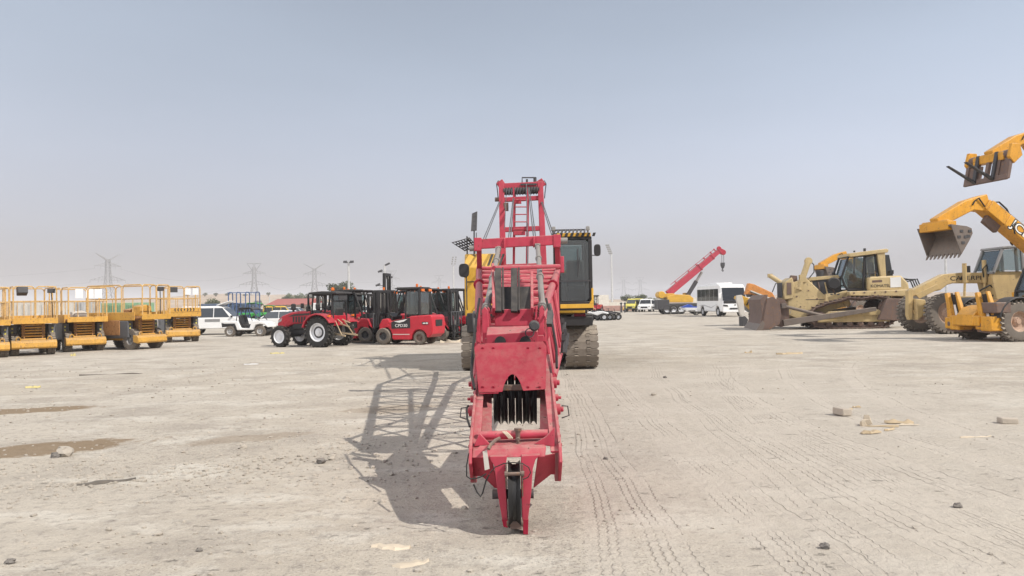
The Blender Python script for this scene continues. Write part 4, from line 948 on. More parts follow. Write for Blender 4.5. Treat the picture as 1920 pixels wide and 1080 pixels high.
m = mb(); m.path([P(879, 760, 5.8), P(875, 765, 5.8), P(876, 785, 5.7), P(881, 800, 5.6)], .009, 6); hp(m, 'cable', 'hose', 0)
# small lamp and hose reel at right of the throat, hydraulic clutter
m = mb(); m.lathe([(.03, 0), (.05, .03), (.05, .07)], P(1002, 611, 6.8), 'y', 14); m.lathe([(.035, -.01), (.035, .03)], P(1002, 611, 6.76), 'y', 12); hp(m, 'lamp', 'dark', 0)
m = mb(); m.path([P(993 + 8 * math.cos(a), 624 + 8 * math.sin(a), 6.82) for a in [2 * PI * i / 16 for i in range(16)]], .005, 6, closed=True); hp(m, 'hose_loop', 'dark', 0)
m = mb(); m.bar(P(1032, 585, 7.0), P(1030, 610, 6.9), .05, .05); m.path([P(1031, 570, 7.2), P(1036, 590, 7.0), P(1033, 610, 6.95)], .012, 6); hp(m, 'hose', 'dark', 0); m = mb(); m.path([P(889, 585, 7.6), P(889, 600, 7.4), P(891, 622, 7.3)], .016, 6); hp(m, 'hose', 'dark', 0)

for X in (XL, XR):
    sg = 1 if X < 0 else -1
    for k in range(9):
        q = P(888, 700 + k * 17, 6.55 - k * .13); m = mb(); m.tube((X - sg * .012, q.y + .09, q.z - .02), (X - sg * .026, q.y + .09, q.z - .02), .012, 6); hp(m, 'bolt', 'crane_red_worn', 0)
for x in (905, 925, 990, 1012):
    for y in (652, 725): q = P(x, y, 6.15 + .35 * (735 - y) / 90); m = mb(); m.tube(q, q - V((0, .016, .004)), .011, 6); hp(m, 'bolt', 'crane_red_worn', 0)
m = mb(); m.path([P(x, y, 6.10 + .35 * (735 - y) / 90) for x, y in ((899, 738), (935, 737))], .006, 6); hp(m, 'weld_bead', 'crane_red_worn', 0)
m = mb(); m.path([P(899, 560, 7.4), P(893, 600, 7.0), P(886, 660, 6.6), P(884, 700, 6.3), P(890, 730, 6.1)], .012, 6); hp(m, 'hose', 'hose', 0)
m = mb(); m.path([P(1024, 560, 7.6), P(1034, 600, 7.2), P(1043, 650, 6.8), P(1044, 690, 6.5)], .012, 6); hp(m, 'hose', 'hose', 0)
# handrails on the machinery house
m = mb(); m.path([(xl + .06, 18.35, 1.5), (xl + .06, 18.28, 1.6), (xl + .06, 18.28, 2.3), (xl + .06, 18.38, 2.4)], .014, 6); part(m, 'grab_rail', 'dark', house)
m = mb(); m.path([(xl + .05, 18.9, zt), (xl + .05, 18.9, zt + .45), (xl + .05, 22.9, zt + .45), (xl + .05, 22.9, zt)], .018, 6); part(m, 'roof_rail', 'dark', house)

# ================================================================== LEFT: SCISSOR LIFTS
def arc(cx, cz, r, a0, a1, n=8): return [(cx + r * math.cos(R(a0 + (a1 - a0) * i / n)), cz + r * math.sin(R(a0 + (a1 - a0) * i / n))) for i in range(n + 1)]
def rail_frame(m, a, b, z0, z1, r=.024, rc=.14):        # inverted U with rounded corners from a to b (xy)
    a = V((a[0], a[1], 0)); b = V((b[0], b[1], 0)); d = (b - a).normalized(); pts = [a + V((0, 0, z0)), a + V((0, 0, z1 - rc))]
    for i in range(1, 5): t = R(90 * i / 4); pts.append(a + d * rc * (1 - math.cos(t)) + V((0, 0, z1 - rc + rc * math.sin(t))))
    for i in range(0, 4): t = R(90 * i / 4); pts.append(b - d * rc * (1 - math.sin(t)) + V((0, 0, z1 - rc + rc * math.cos(t))))
    pts += [b + V((0, 0, z1 - rc)), b + V((0, 0, z0))]; m.path(pts, r, 7)
    n = max(2, round((b - a).length / .5))
    for i in range(1, n): c = a.lerp(b, i / n); m.tube(c + V((0, 0, z0)), c + V((0, 0, (z0 + z1) / 2 + .05)), r * .75, 6)
    m.tube(a + V((0, 0, (z0 + z1) / 2 + .05)), b + V((0, 0, (z0 + z1) / 2 + .05)), r * .8, 6)
def scissor_lift():
    r = thing('scissor_lift', '-', 'scissor lift', (0, 0, 0), 0, 'yellow scissor lifts parked in a row at left')
    for x in (-1.0, .98):
        for y in (-.72, .72): wheel(r, (x, y, .39), .39, .30, 'midgrey', 'tyre_dusty', 'block', .5)
    m = MB(); m.box(-1.35, 1.2, -.5, .5, .34, .6); m.box(-1.45, -1.35, -.85, .85, .3, .62); m.build('chassis', 'lift_yellow', r, .02)
    m = MB(); m.prism([(1.2, .30), (1.46, .24), (1.52, .30), (1.50, .46), (1.42, .53), (1.2, .56)], 'y', -.9, .9); bp = m.build('bumper', 'lift_yellow', r, .015)
    for y in (-.62, .62):
        h = MB(); h.path([(1.38, y - .09, .5), (1.38, y - .08, .62), (1.38, y, .67), (1.38, y + .08, .62), (1.38, y + .09, .5)], .022, 6); h.build('tie_down', 'lift_yellow', bp)
    for s in (-1, 1):
        m = MB(); m.prism([(s * .62, .52), (s * .70, .42), (s * .90, .46), (s * .92, .55), (s * .92, 1.08), (s * .62, 1.08)], 'x', -.95, .95); bx = m.build('side_box', 'grey', r, .025)
        for i in range(3): l = MB(); l.box(.95, .955, s * .80 - .035, s * .80 + .035, .66 + i * .13, .72 + i * .13); l.build('warning_label', 'van_yellow', bx)
        l = MB(); l.box(-.6, -.2, s * .925 - .004, s * .925 + .004, .75, .95); l.build('panel_seam', 'dark', bx)
    m = MB()
    for k in range(5):
        z = .64 + k * .10
        for y in (-.42, .42):
            m.bar((-1.25, y, z), (1.2, y, z + .075), .05, .085, up=(0, 0, 1)); m.bar((-1.25, y * .86, z + .075), (1.2, y * .86, z), .05, .085, up=(0, 0, 1))
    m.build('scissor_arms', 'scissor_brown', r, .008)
    for k in range(5):
        for x in (-1.2, 1.15): m = MB(); m.tube((x, -.47, .68 + k * .1), (x, .47, .68 + k * .1), .032, 8); m.build('pivot_pin', 'lift_yellow', r)
    m = MB(); m.box(-.7, .1, -.2, .2, .6, 1.02); m.tube((-.2, -.3, .75), (1.1, -.05, .95), .07, 10); m.build('hydraulic_unit', 'dark', r)
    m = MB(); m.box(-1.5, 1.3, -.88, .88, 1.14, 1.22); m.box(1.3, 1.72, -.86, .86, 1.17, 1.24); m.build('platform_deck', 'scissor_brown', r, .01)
    m = MB()
    for s in (-1, 1): m.box(-1.5, 1.3, s * .9 - .02, s * .9 + .02, 1.10, 1.40)
    m.box(1.70, 1.74, -.9, .9, 1.12, 1.32); m.box(-1.54, -1.5, -.9, .9, 1.1, 1.4); m.build('kick_plate', 'lift_yellow', r, .006)
    m = MB(); z0, z1 = 1.3, 2.42
    for s in (-1, 1): rail_frame(m, (-1.48, s * .88), (.55, s * .88), z0, z1); rail_frame(m, (.6, s * .84), (1.70, s * .84), z0, z1)
    rail_frame(m, (1.71, -.86), (1.71, -.02), z0, z1); rail_frame(m, (1.71, .02), (1.71, .86), z0, z1); rail_frame(m, (-1.5, -.86), (-1.5, .86), z0, z1)
    m.build('guard_rail', 'rail_tan', r)
    m = MB(); m.cbox((1.3, .70, 2.28), .22, .30, .16); cb = m.build('control_box', 'dark', r, .02)
    m = MB(); m.path([(1.3, .7, 2.2), (1.28, .74, 1.8), (1.25, .76, 1.3)], .02, 6); m.build('cable', 'hose', cb)
    return r
def at_px(px, py): return G(px, py)
LIFT = scissor_lift()
lifts = [(None, -36, 670, -48, 1.04, 'scissor lift cut off by the left edge of the picture'),
         (None, 145, 657, -46, 1.06, 'scissor lift with white boards hung on its top rail, second whole one from the left'),
         (None, 238, 654, -20, 1.1, 'scissor lift turned to show its long brown side and one whole dusty wheel'),
         (None, 334, 640, -56, 1.13, 'rightmost scissor lift with a chevron plate on its platform front'),
         (LIFT, 55, 664, -50, 1.06, 'leftmost whole scissor lift, with a slanted dark control panel on its rail')]
for o, px, py, rz, sc, lab in lifts:
    c = G(px, py)
    if o is None: o = dup(LIFT)
    o.location = c; o.rotation_euler = (0, 0, R(rz)); o.scale = (sc * .86, sc * .76, sc); o['label'] = lab
    if px in (-36, 145, 334):         # these three carry no box on the platform rail
        for ch in [k for k in o.children if k.name.startswith('control_box')]:
            for g_ in list(ch.children): bpy.data.objects.remove(g_)
            bpy.data.objects.remove(ch)
    if px in (55, 334):
        m = MB(); m.path([(1.5, -.5, 1.3), (1.6, -.62, .95), (1.2, -.70, .70), (.9, -.62, .62)], .02, 6); m.build('cable', 'hose', o)
    if px in (145, 238):
        m = MB(); m.prism([(-.35, 1.24), (-.35, 1.5), (.1, 1.55), (.4, 1.45), (.4, 1.24)], 'x', .1, .5); m.build('load_box', 'wrap' if px == 145 else 'scissor_brown', o, .02)
    if 'white boards' in lab:
        m = MB()
        for y in (-.55, -.08, .3): m.box(1.70, 1.715, y, y + .34, 2.02, 2.36)
        m.build('notice_board', 'white', o)
    if 'chevron' in lab:
        m = MB(); m.box(1.745, 1.765, -.88, .88, 1.33, 1.50); p_ = m.build('chevron_plate', 'lift_yellow', o)
        for k in range(7):
            y = -.48 + k * .16; l = MB(); x = 1.768
            if k == 3: l.lathe([(.04, 0), (.04, .006)], (x - .003, y, 1.415), 'x', 12)
            else:
                s = 1 if k < 3 else -1; pts = [(y + s * .04, 1.48), (y - s * .02, 1.48), (y - s * .06, 1.415), (y - s * .02, 1.35), (y + s * .04, 1.35), (y, 1.415)]; l.prism(pts, 'x', x - .003, x + .003)
            l.build('chevron', 'letter_dark', p_)
        m = MB(); m.cbox((1.74, -.55, 2.28), .05, .4, .22); m.build('control_panel', 'dark', o, .01)
        m = MB()
        for y in (.05, .45): m.box(1.73, 1.745, y, y + .3, 2.06, 2.34)
        m.build('notice_board', 'white', o)
    if 'long brown' in lab:
        m = MB(); m.prism([(-.35, 1.25), (-.3, 1.62), (.05, 1.68), (.35, 1.62), (.4, 1.25)], 'x', .6, 1.1); m.build('tool_box', 'lift_yellow', o, .02)
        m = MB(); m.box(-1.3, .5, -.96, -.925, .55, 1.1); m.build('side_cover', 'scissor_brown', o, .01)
    if 'slanted dark' in lab:
        m = MB(); m.prism([(1.5, 2.1), (1.9, 2.2), (1.85, 2.42), (1.4, 2.4)], 'y', -.7, -.3); m.build('control_panel', 'dark', o, .02)

# ================================================================== CARS
def car(name, label, cat, px, py, rz, L, H, Wd, paintm, style='saloon', scale=1, group=None, loc=None):
    r = thing(name, label, cat, loc or G(px, py), rz, group, scale); h = L / 2; w = Wd / 2; wr = H * .215; xf, xr = h * .63, -h * .60
    belt = H * .60; sill = H * .19
    if style == 'van': top = [(h, H * .32), (h * .97, H * .50), (h * .80, belt), (-h * .98, belt), (-h, H * .35)]
    elif style == 'pickup': top = [(h, H * .35), (h * .97, H * .52), (h * .42, belt), (-h * .98, belt), (-h, H * .35)]
    else: top = [(h, H * .34), (h * .96, H * .47), (h * .45, belt), (-h * .86, belt * 1.02), (-h * .98, H * .5), (-h, H * .34)]
    prof = top + [(-h * .97, sill)] + [(xr + wr * 1.12 * math.cos(a), max(sill, wr + wr * 1.12 * math.sin(a))) for a in [PI - PI * i / 8 for i in range(9)]] + \
        [(xf + wr * 1.12 * math.cos(a), max(sill, wr + wr * 1.12 * math.sin(a))) for a in [PI - PI * i / 8 for i in range(9)]] + [(h * .96, sill)]
    m = MB(); m.prism(prof, 'y', -w, w); m.build('body', paintm, r, .05)
    if style == 'van': g0 = [(h * .78, belt), (h * .55, H * .95), (h * .45, H), (-h * .93, H), (-h * .97, belt)]
    elif style == 'pickup': g0 = [(h * .42, belt), (h * .10, H * .96), (0, H), (-h * .36, H), (-h * .42, belt)]
    elif style == 'suv': g0 = [(h * .45, belt), (h * .16, H * .95), (h * .05, H), (-h * .80, H), (-h * .95, belt)]
    else: g0 = [(h * .45, belt), (h * .08, H * .96), (0, H), (-h * .42, H * .98), (-h * .85, belt)]
    wt = w * .84; k = len(g0)
    mk = lambda s: [(x, s * (w * .97 if z <= belt else wt), z) for x, z in g0]
    m = MB(); m.hull(mk(-1), mk(1)); m.build('cabin', paintm, r, .04)
    cz = belt + (H - belt) * .5
    for s in (-1, 1):     # side glass
        xs_ = [g0[0][0], g0[-1][0]]; n = 2 if style in ('pickup',) else 3 if style in ('suv', 'van') else 2
        a0, a1 = g0[0][0] - .12 * L * .4, g0[-1][0] + .06 * L
        for i in range(n):
            xa = a0 + (a1 - a0) * i / n; xb = a0 + (a1 - a0) * (i + 1) / n + .04
            zt = belt + (H - belt) * .82; sh = .16 * L * .55 if i == 0 and style != 'van' else 0; sh2 = -.10 * L * .5 if i == n - 1 and style == 'saloon' else 0
            yb = w * .97 - .002; yt = w * .97 + (wt - w * .97) * .82 - .002
            q = [(xa - .02, s * (yb + .012), belt + .02), (xb, s * (yb + .012), belt + .02), (xb - sh2, s * (yt + .012), zt), (xa - sh - .02, s * (yt + .012), zt)]
            m = MB(); m.hull(q, [(x, y - s * .02, z) for x, y, z in q]); m.build('window', 'carglass', r)
    fr = [(g0[0], g0[1], 1), (g0[-1], g0[-2], -1)]
    for (xa, za), (xb, zb), s in fr:
        ins = .08; A = (xa + (xb - xa) * ins, za + (zb - za) * ins); B = (xa + (xb - xa) * .9, za + (zb - za) * .9)
        q = [(A[0] + s * .012, -w * .86, A[1]), (A[0] + s * .012, w * .86, A[1]), (B[0] + s * .012, wt * .9, B[1] + .012), (B[0] + s * .012, -wt * .9, B[1] + .012)]
        m = MB(); m.hull(q, [(x - s * .02, y, z) for x, y, z in q]); m.build('windscreen', 'carglass', r)
    for x in (xf, xr):
        for s in (-1, 1): wheel(r, (x, s * (w - .10), wr), wr, .2, 'silver', 'tyre', 'road', .62, 18)
    for s in (-1, 1):
        m = MB(); m.prism([(s * w * .55, H * .37), (s * w * .93, H * .38), (s * w * .9, H * .46), (s * w * .6, H * .45)], 'x', h * .9, h * .985); m.build('headlight', 'silver', r)
        m = MB(); m.cbox((-h * .985, s * w * .82, H * .47), .06, w * .25, H * .1); m.build('tail_light', 'redlens', r)
        m = MB(); m.cbox((g0[0][0] - .1, s * (w + .07), belt + .06), .1, .16, .12); m.build('mirror', 'black', r, .02)
    m = MB(); m.box(h * .93, h * 1.0, -w * .5, w * .5, H * .29, H * .42); m.build('grille', 'black', r)
    m = MB(); m.box(h * .9, h * 1.02, -w * .95, w * .95, sill, sill + H * .09); m.box(-h * 1.02, -h * .9, -w * .95, w * .95, sill, sill + H * .09); m.build('bumper', 'dark' if style in ('van', 'pickup') else paintm, r, .03)
    return r
pk = car('pickup_truck', 'white pickup truck with a raised white lid behind the white buggy', 'pickup', 412, 627, R(4), 5.0, 1.78, 1.8, 'white', 'suv')
m = MB(); m.plate([(-1.9, -.6, 1.80), (-1.9, .6, 1.80), (-1.1, .6, 2.05), (-1.1, -.6, 2.05)], .05)
m.v = [V((v.x + 1.9, v.y, v.z + .02)) for v in m.v]; m.build('roof_lid', 'white', pk, .02)
m = MB(); m.box(-.6, .3, -.918, -.904, .82, .98); m.build('door_decal', 'midgrey', pk)
car('saloon_car', 'white saloon with a black roof half hidden behind the red tractor nose', 'car', 522, 619, R(172), 4.7, 1.42, 1.8, 'white', 'saloon')
car('taxi', 'yellow taxi seen over the bonnet of the red tractor', 'car', 530, 603, R(10), 4.6, 1.75, 1.75, 'taxi', 'suv')
car('saloon_car', 'grey car beyond the yellow taxi, over the tractor bonnet', 'car', 556, 598, R(0), 4.5, 1.6, 1.8, 'silver', 'suv')
car('saloon_car', 'white car parked at the foot of the tall white light pole', 'car', 640, 596, R(0), 4.7, 1.6, 1.8, 'white', 'suv')
car('saloon_car', 'white car behind the masts of the left forklifts', 'car', 688, 596, R(5), 4.7, 1.6, 1.8, 'white', 'suv')
car('saloon_car', 'blue car beyond the green buggies', 'car', 487, 600, R(10), 4.3, 1.5, 1.75, 'blue', 'saloon')
gq = 'cars parked in front of the mobile crane'
car('minibus', 'yellow van at the left end of the parked cars, right of the red hauled tractor', 'van', 1190, 584.5, R(-120), 4.6, 2.2, 1.8, 'van_yellow', 'van', .9, gq)
car('car', 'white car squeezed between the yellow van and the large white four wheel drive', 'car', 1200, 584, R(-100), 4.2, 1.6, 1.75, 'white', 'saloon', .9, gq)
car('suv', 'white four wheel drive facing the yard just left of the mobile crane', 'car', 1212, 584.5, R(-108), 4.8, 1.9, 1.9, 'white', 'suv', 1, gq)
car('suv', 'dark grey car partly behind the mobile crane carrier', 'car', 1229, 584, R(-105), 4.7, 1.8, 1.9, 'silver', 'suv', 1, gq)
car('taxi', 'small yellow car at the far left end of the parked row, beside the yellow van', 'car', 1181, 583.5, R(-110), 4.2, 1.5, 1.7, 'taxi', 'saloon', .9, gq)

# ---------------------------------------------------------------- buggies
def buggy(label, loc, rz, col, roofm, scale=1, group=None):
    r = thing('utility_buggy', label, 'buggy', loc, rz, group, scale)
    for x, rr in ((-.95, .33), (1.0, .33)):
        for s in (-1, 1): wheel(r, (x, s * .62, rr), rr, .26, 'silver', 'tyre_dusty', 'block', .56, 20)
    m = MB(); m.prism([(-1.5, .62), (-1.52, .92), (-1.45, 1.0), (-.45, 1.0), (-.25, .55), (.3, .5), (.45, .95), (.8, 1.02), (1.3, .9), (1.5, .75), (1.52, .55), (1.38, .62), (1.3, .72), (1.0, .78), (.7, .72), (.55, .4), (-.5, .4), (-.6, .7), (-.95, .78), (-1.3, .7)], 'y', -.7, .7); m.build('body', col, r, .04)
    m = MB(); m.box(-1.4, 1.4, -.5, .5, .3, .46); m.prism([(-1.45, .60), (-1.5, .88), (-1.3, .84), (-.62, .84), (-.5, .45), (-.62, .42), (-.72, .66), (-.95, .74), (-1.25, .66)], 'y', -.725, .725); m.build('lower_trim', 'black', r, .02)
    m = MB()
    for s in (-1, 1):
        m.path([(-.55, s * .66, .95), (-.45, s * .62, 1.7), (-.3, s * .6, 1.78), (.35, s * .6, 1.76), (.5, s * .62, 1.68), (.95, s * .66, .98)], .028, 7); m.path([(-.3, s * .6, 1.76), (.1, s * .66, .52)], .022, 6)
    m.tube((-.42, -.6, 1.72), (-.42, .6, 1.72), .025); m.tube((.45, -.6, 1.7), (.45, .6, 1.7), .025); m.build('roll_cage', 'black', r)
    m = MB(); m.prism([(-.5, 1.76), (-.4, 1.84), (.3, 1.84), (.55, 1.74), (.3, 1.79), (-.35, 1.79)], 'y', -.66, .66); m.build('roof', roofm, r, .015)
    for s in (-1, 1): m = MB(); m.box(-.3, .18, s * .33 - .24, s * .33 + .24, .58, .76); m.prism([(-.35, .7), (-.48, 1.3), (-.36, 1.32), (-.2, .74)], 'y', s * .33 - .24, s * .33 + .24); m.build('seat', 'seat', r, .04)
    m = MB(); m.path([(.42 + .06 * math.sin(a), .33 + .17 * math.cos(a), 1.12 + .14 * math.sin(a)) for a in [2 * PI * i / 14 for i in range(14)]], .016, 6, closed=True); m.tube((.44, .33, 1.12), (.62, .33, .95), .02); m.build('steering_wheel', 'black', r)
    for s in (-1, 1): m = MB(); m.cbox((1.47, s * .5, .8), .08, .2, .1); m.build('headlight', 'white', r, .01)
    return r
b1 = buggy('white and black open buggy with a dark roof, left of the red tractor', G(467, 630), R(-3), 'white', 'black', .9)
buggy('bright green buggy directly behind the roof of the white buggy', G(478, 608), R(0), 'green', 'green', 1.15)
buggy('green buggy with a tipped brown load bed behind the pickup bonnet', G(440, 609), R(186), 'green', 'blue', 1.15)
buggy('lime buggy half hidden between the white buggy and the white saloon', G(505, 607), R(10), 'green', 'green', 1.0)
# blue rack frame and a loader ring seen over the buggies
r = thing('pipe_rack', 'blue tubular rack standing in front of the dark blue container', 'rack', P(454, 600, 66) * V((1, 1, 0)) if False else V((P(454, 600, 66).x, 66, 0)))
for x in (-1.0, -.3, .5, 1.4):
    m = MB(); rail_frame(m, (x, -.5), (x, .5), 0, 3.0, .05, .25); m.build('hoop', 'blue', r)
m = MB(); m.box(-1.1, 1.5, -.5, -.45, 1.2, 1.28); m.box(-1.1, 1.5, -.5, -.45, 2.94, 3.0); m.build('rail', 'blue', r)

# ================================================================== TRACTORS
def tractor():
    r = thing('farm_tractor', '-', 'tractor', (0, 0, 0))
    for s in (-1, 1):
        wheel(r, (0, s * .68, .61), .61, .36, 'rimwhite', 'tyre', 'ag', .60, 30); wheel(r, (1.98, s * .66, .43), .43, .26, 'rimwhite', 'tyre', 'ag', .62, 26)
        m = MB(); m.lathe([(.24, -.006), (.24, .006)], (0, s * (.68 + .065), .61), 'y', 24); m.build('hub_plate', 'dark', r)
        m = MB(); m.lathe([(.10, -.03), (.09, .03), (.04, .05)], (0, s * (.68 + .075) if s > 0 else -.755, .61), 'y', 18); m.build('hub', 'rimwhite', r)
    m = MB(); m.prism([(.75, .98), (.75, 1.46), (1.2, 1.48), (1.75, 1.42), (2.2, 1.28), (2.42, 1.12), (2.46, .90), (2.40, .76), (2.2, .74), (1.6, .92), (1.2, .95)], 'y', -.30, .30); hd = m.build('bonnet', 'tractor_red', r, .05)
    m = MB(); m.prism([(2.44, .84), (2.475, .92), (2.44, 1.1), (2.40, 1.1), (2.41, .82)], 'y', -.24, .24); m.build('grille', 'black', hd, .01)
    for s in (-1, 1):
        m = MB(); m.prism([(2.2, 1.18), (2.39, 1.06), (2.41, .98), (2.24, 1.06)], 'y', s * .29, s * .312); m.build('headlight', 'silver', hd)
        m = MB(); m.prism([(.8, 1.30), (.8, 1.38), (1.6, 1.34), (1.9, 1.24)], 'y', s * .298, s * .306); m.build('decal', 'black', hd)
        m = MB()
        for i in range(5): m.box(1.0 + i * .14, 1.09 + i * .14, s * .30 - .004, s * .30 + .006, 1.0, 1.24)
        m.build('vent', 'black', hd)
    m = MB(); m.box(.3, 2.3, -.2, .2, .5, .86); m.box(.1, .9, -.28, .28, .5, 1.0); m.box(-.35, .3, -.35, .35, .45, 1.0); m.box(1.0, 1.7, -.27, .27, .72, .98); m.build('engine_block', 'black', r, .03)
    m = MB(); m.tube((1.98, -.6, .45), (1.98, .6, .45), .07); m.tube((0, -.6, .61), (0, .6, .61), .12); m.box(1.8, 2.4, -.14, .14, .5, .74); m.build('axle', 'black', r)
    m = MB(); m.tube((1.72, .16, 1.35), (1.72, .16, 1.52), .045); m.lathe([(.05, 1.5), (.10, 1.54), (.10, 1.74), (.05, 1.78)], (1.72, .16, 0), 'z', 14); m.build('air_cleaner', 'black', r)
    m = MB(); m.lathe([(.05, 1.2), (.10, 1.28), (.10, 1.62), (.045, 1.7), (.04, 2.15), (.035, 2.15)], (.92, .2, 0), 'z', 14); m.build('exhaust', 'black', r)
    for s in (-1, 1):
        m = MB(); o = arc(0, .61, .76, 15, 150, 12); i_ = arc(0, .61, .70, 150, 15, 12); m.prism(o + i_, 'y', s * .46, s * .90); m.prism(arc(0, .61, .72, 15, 150, 12) + [(-.3, .9), (.3, .9)], 'y', s * .44, s * .48); m.build('fender', 'tractor_red', r, .02)
        m = MB(); m.cbox((-.55, s * .8, 1.26), .08, .12, .08); m.build('tail_light', 'amber', r)
    m = MB(); m.prism([(-.35, 1.0), (-.45, 1.05), (-.55, 1.55), (-.47, 1.58), (-.33, 1.15), (.1, 1.12), (.12, 1.0)], 'y', -.24, .24); m.build('seat', 'seat', r, .04)
    m = MB(); m.prism([(.5, 1.0), (.45, 1.35), (.75, 1.5), (.8, 1.0)], 'y', -.2, .2); m.tube((.52, 0, 1.35), (.4, 0, 1.5), .025); m.path([(.36 + .07 * math.cos(a), .19 * math.sin(a), 1.51 + .10 * math.cos(a)) for a in [2 * PI * i / 16 for i in range(16)]], .016, 6, closed=True); m.build('steering_wheel', 'black', r)
    m = MB()
    for s in (-1, 1): m.bar((-.5, s * .45, .9), (-.45, s * .45, 2.16), .06, .06); m.bar((.62, s * .42, 1.0), (.5, s * .42, 2.16), .05, .05)
    m.bar((-.5, -.45, 1.85), (-.5, .45, 1.85), .05); m.bar((.52, -.42, 2.1), (.52, .42, 2.1), .05); m.bar((-.46, -.45, 2.12), (.52, -.42, 2.12), .05); m.bar((-.46, .45, 2.12), (.52, .42, 2.12), .05); m.build('canopy_frame', 'black', r)
    m = MB(); m.prism([(-.75, 2.14), (-.7, 2.22), (.0, 2.26), (.62, 2.22), (.68, 2.14)], 'y', -.55, .55); m.build('canopy', 'black', r, .02)
    m = MB(); m.box(-.66, -.62, -.28, .28, 1.9, 2.12); m.build('rear_panel', 'dark', r)
    m = MB(); m.box(-.5, -.3, -.5, .5, .85, 1.28); m.build('rear_housing', 'tractor_red', r, .03)
    m = MB()
    for s in (-1, 1): m.bar((-.3, s * .28, .55), (-1.05, s * .42, .45), .05, .06); m.bar((-.45, s * .3, 1.1), (-.85, s * .4, .5), .035); m.bar((-.4, s * .12, 1.15), (-.8, s * .28, .95), .04)
    m.bar((-.4, 0, .95), (-.95, 0, .8), .045); m.build('linkage', 'wood', r)
    m = MB(); m.path([(.2, .45, .6), (.2, .62, .6), (.2, .62, .35), (.5, .62, .35), (.5, .45, .35)], .02, 6); m.build('step', 'black', r)
    m = MB(); m.lathe([(.03, 2.26), (.07, 2.28), (.07, 2.36), (.03, 2.40)], (-.45, .4, 0), 'z', 12); m.build('beacon', 'amber', r)
    m = MB(); m.tube((.6, .45, 1.5), (.75, .75, 1.62), .012); m.cbox((.75, .8, 1.68), .04, .16, .2); m.build('mirror', 'black', r)
    return r
TR = tractor(); TR.location = G(602, 651) + V((.25, .5, 0)); TR.rotation_euler = (0, 0, R(157)); TR['label'] = 'shiny red farm tractor with white wheel rims and dark canopy facing left in front'
t2 = dup(TR, loc=V((P(1112, 600, 70).x, 70, 0)), rz=R(75), scale=1.0, label='distant red tractor mostly hidden behind the right side of the crane cab')
t3 = dup(TR, loc=G(652, 640), rz=R(150), scale=1.0, label='second red tractor directly behind the rear wheel of the nearest tractor')

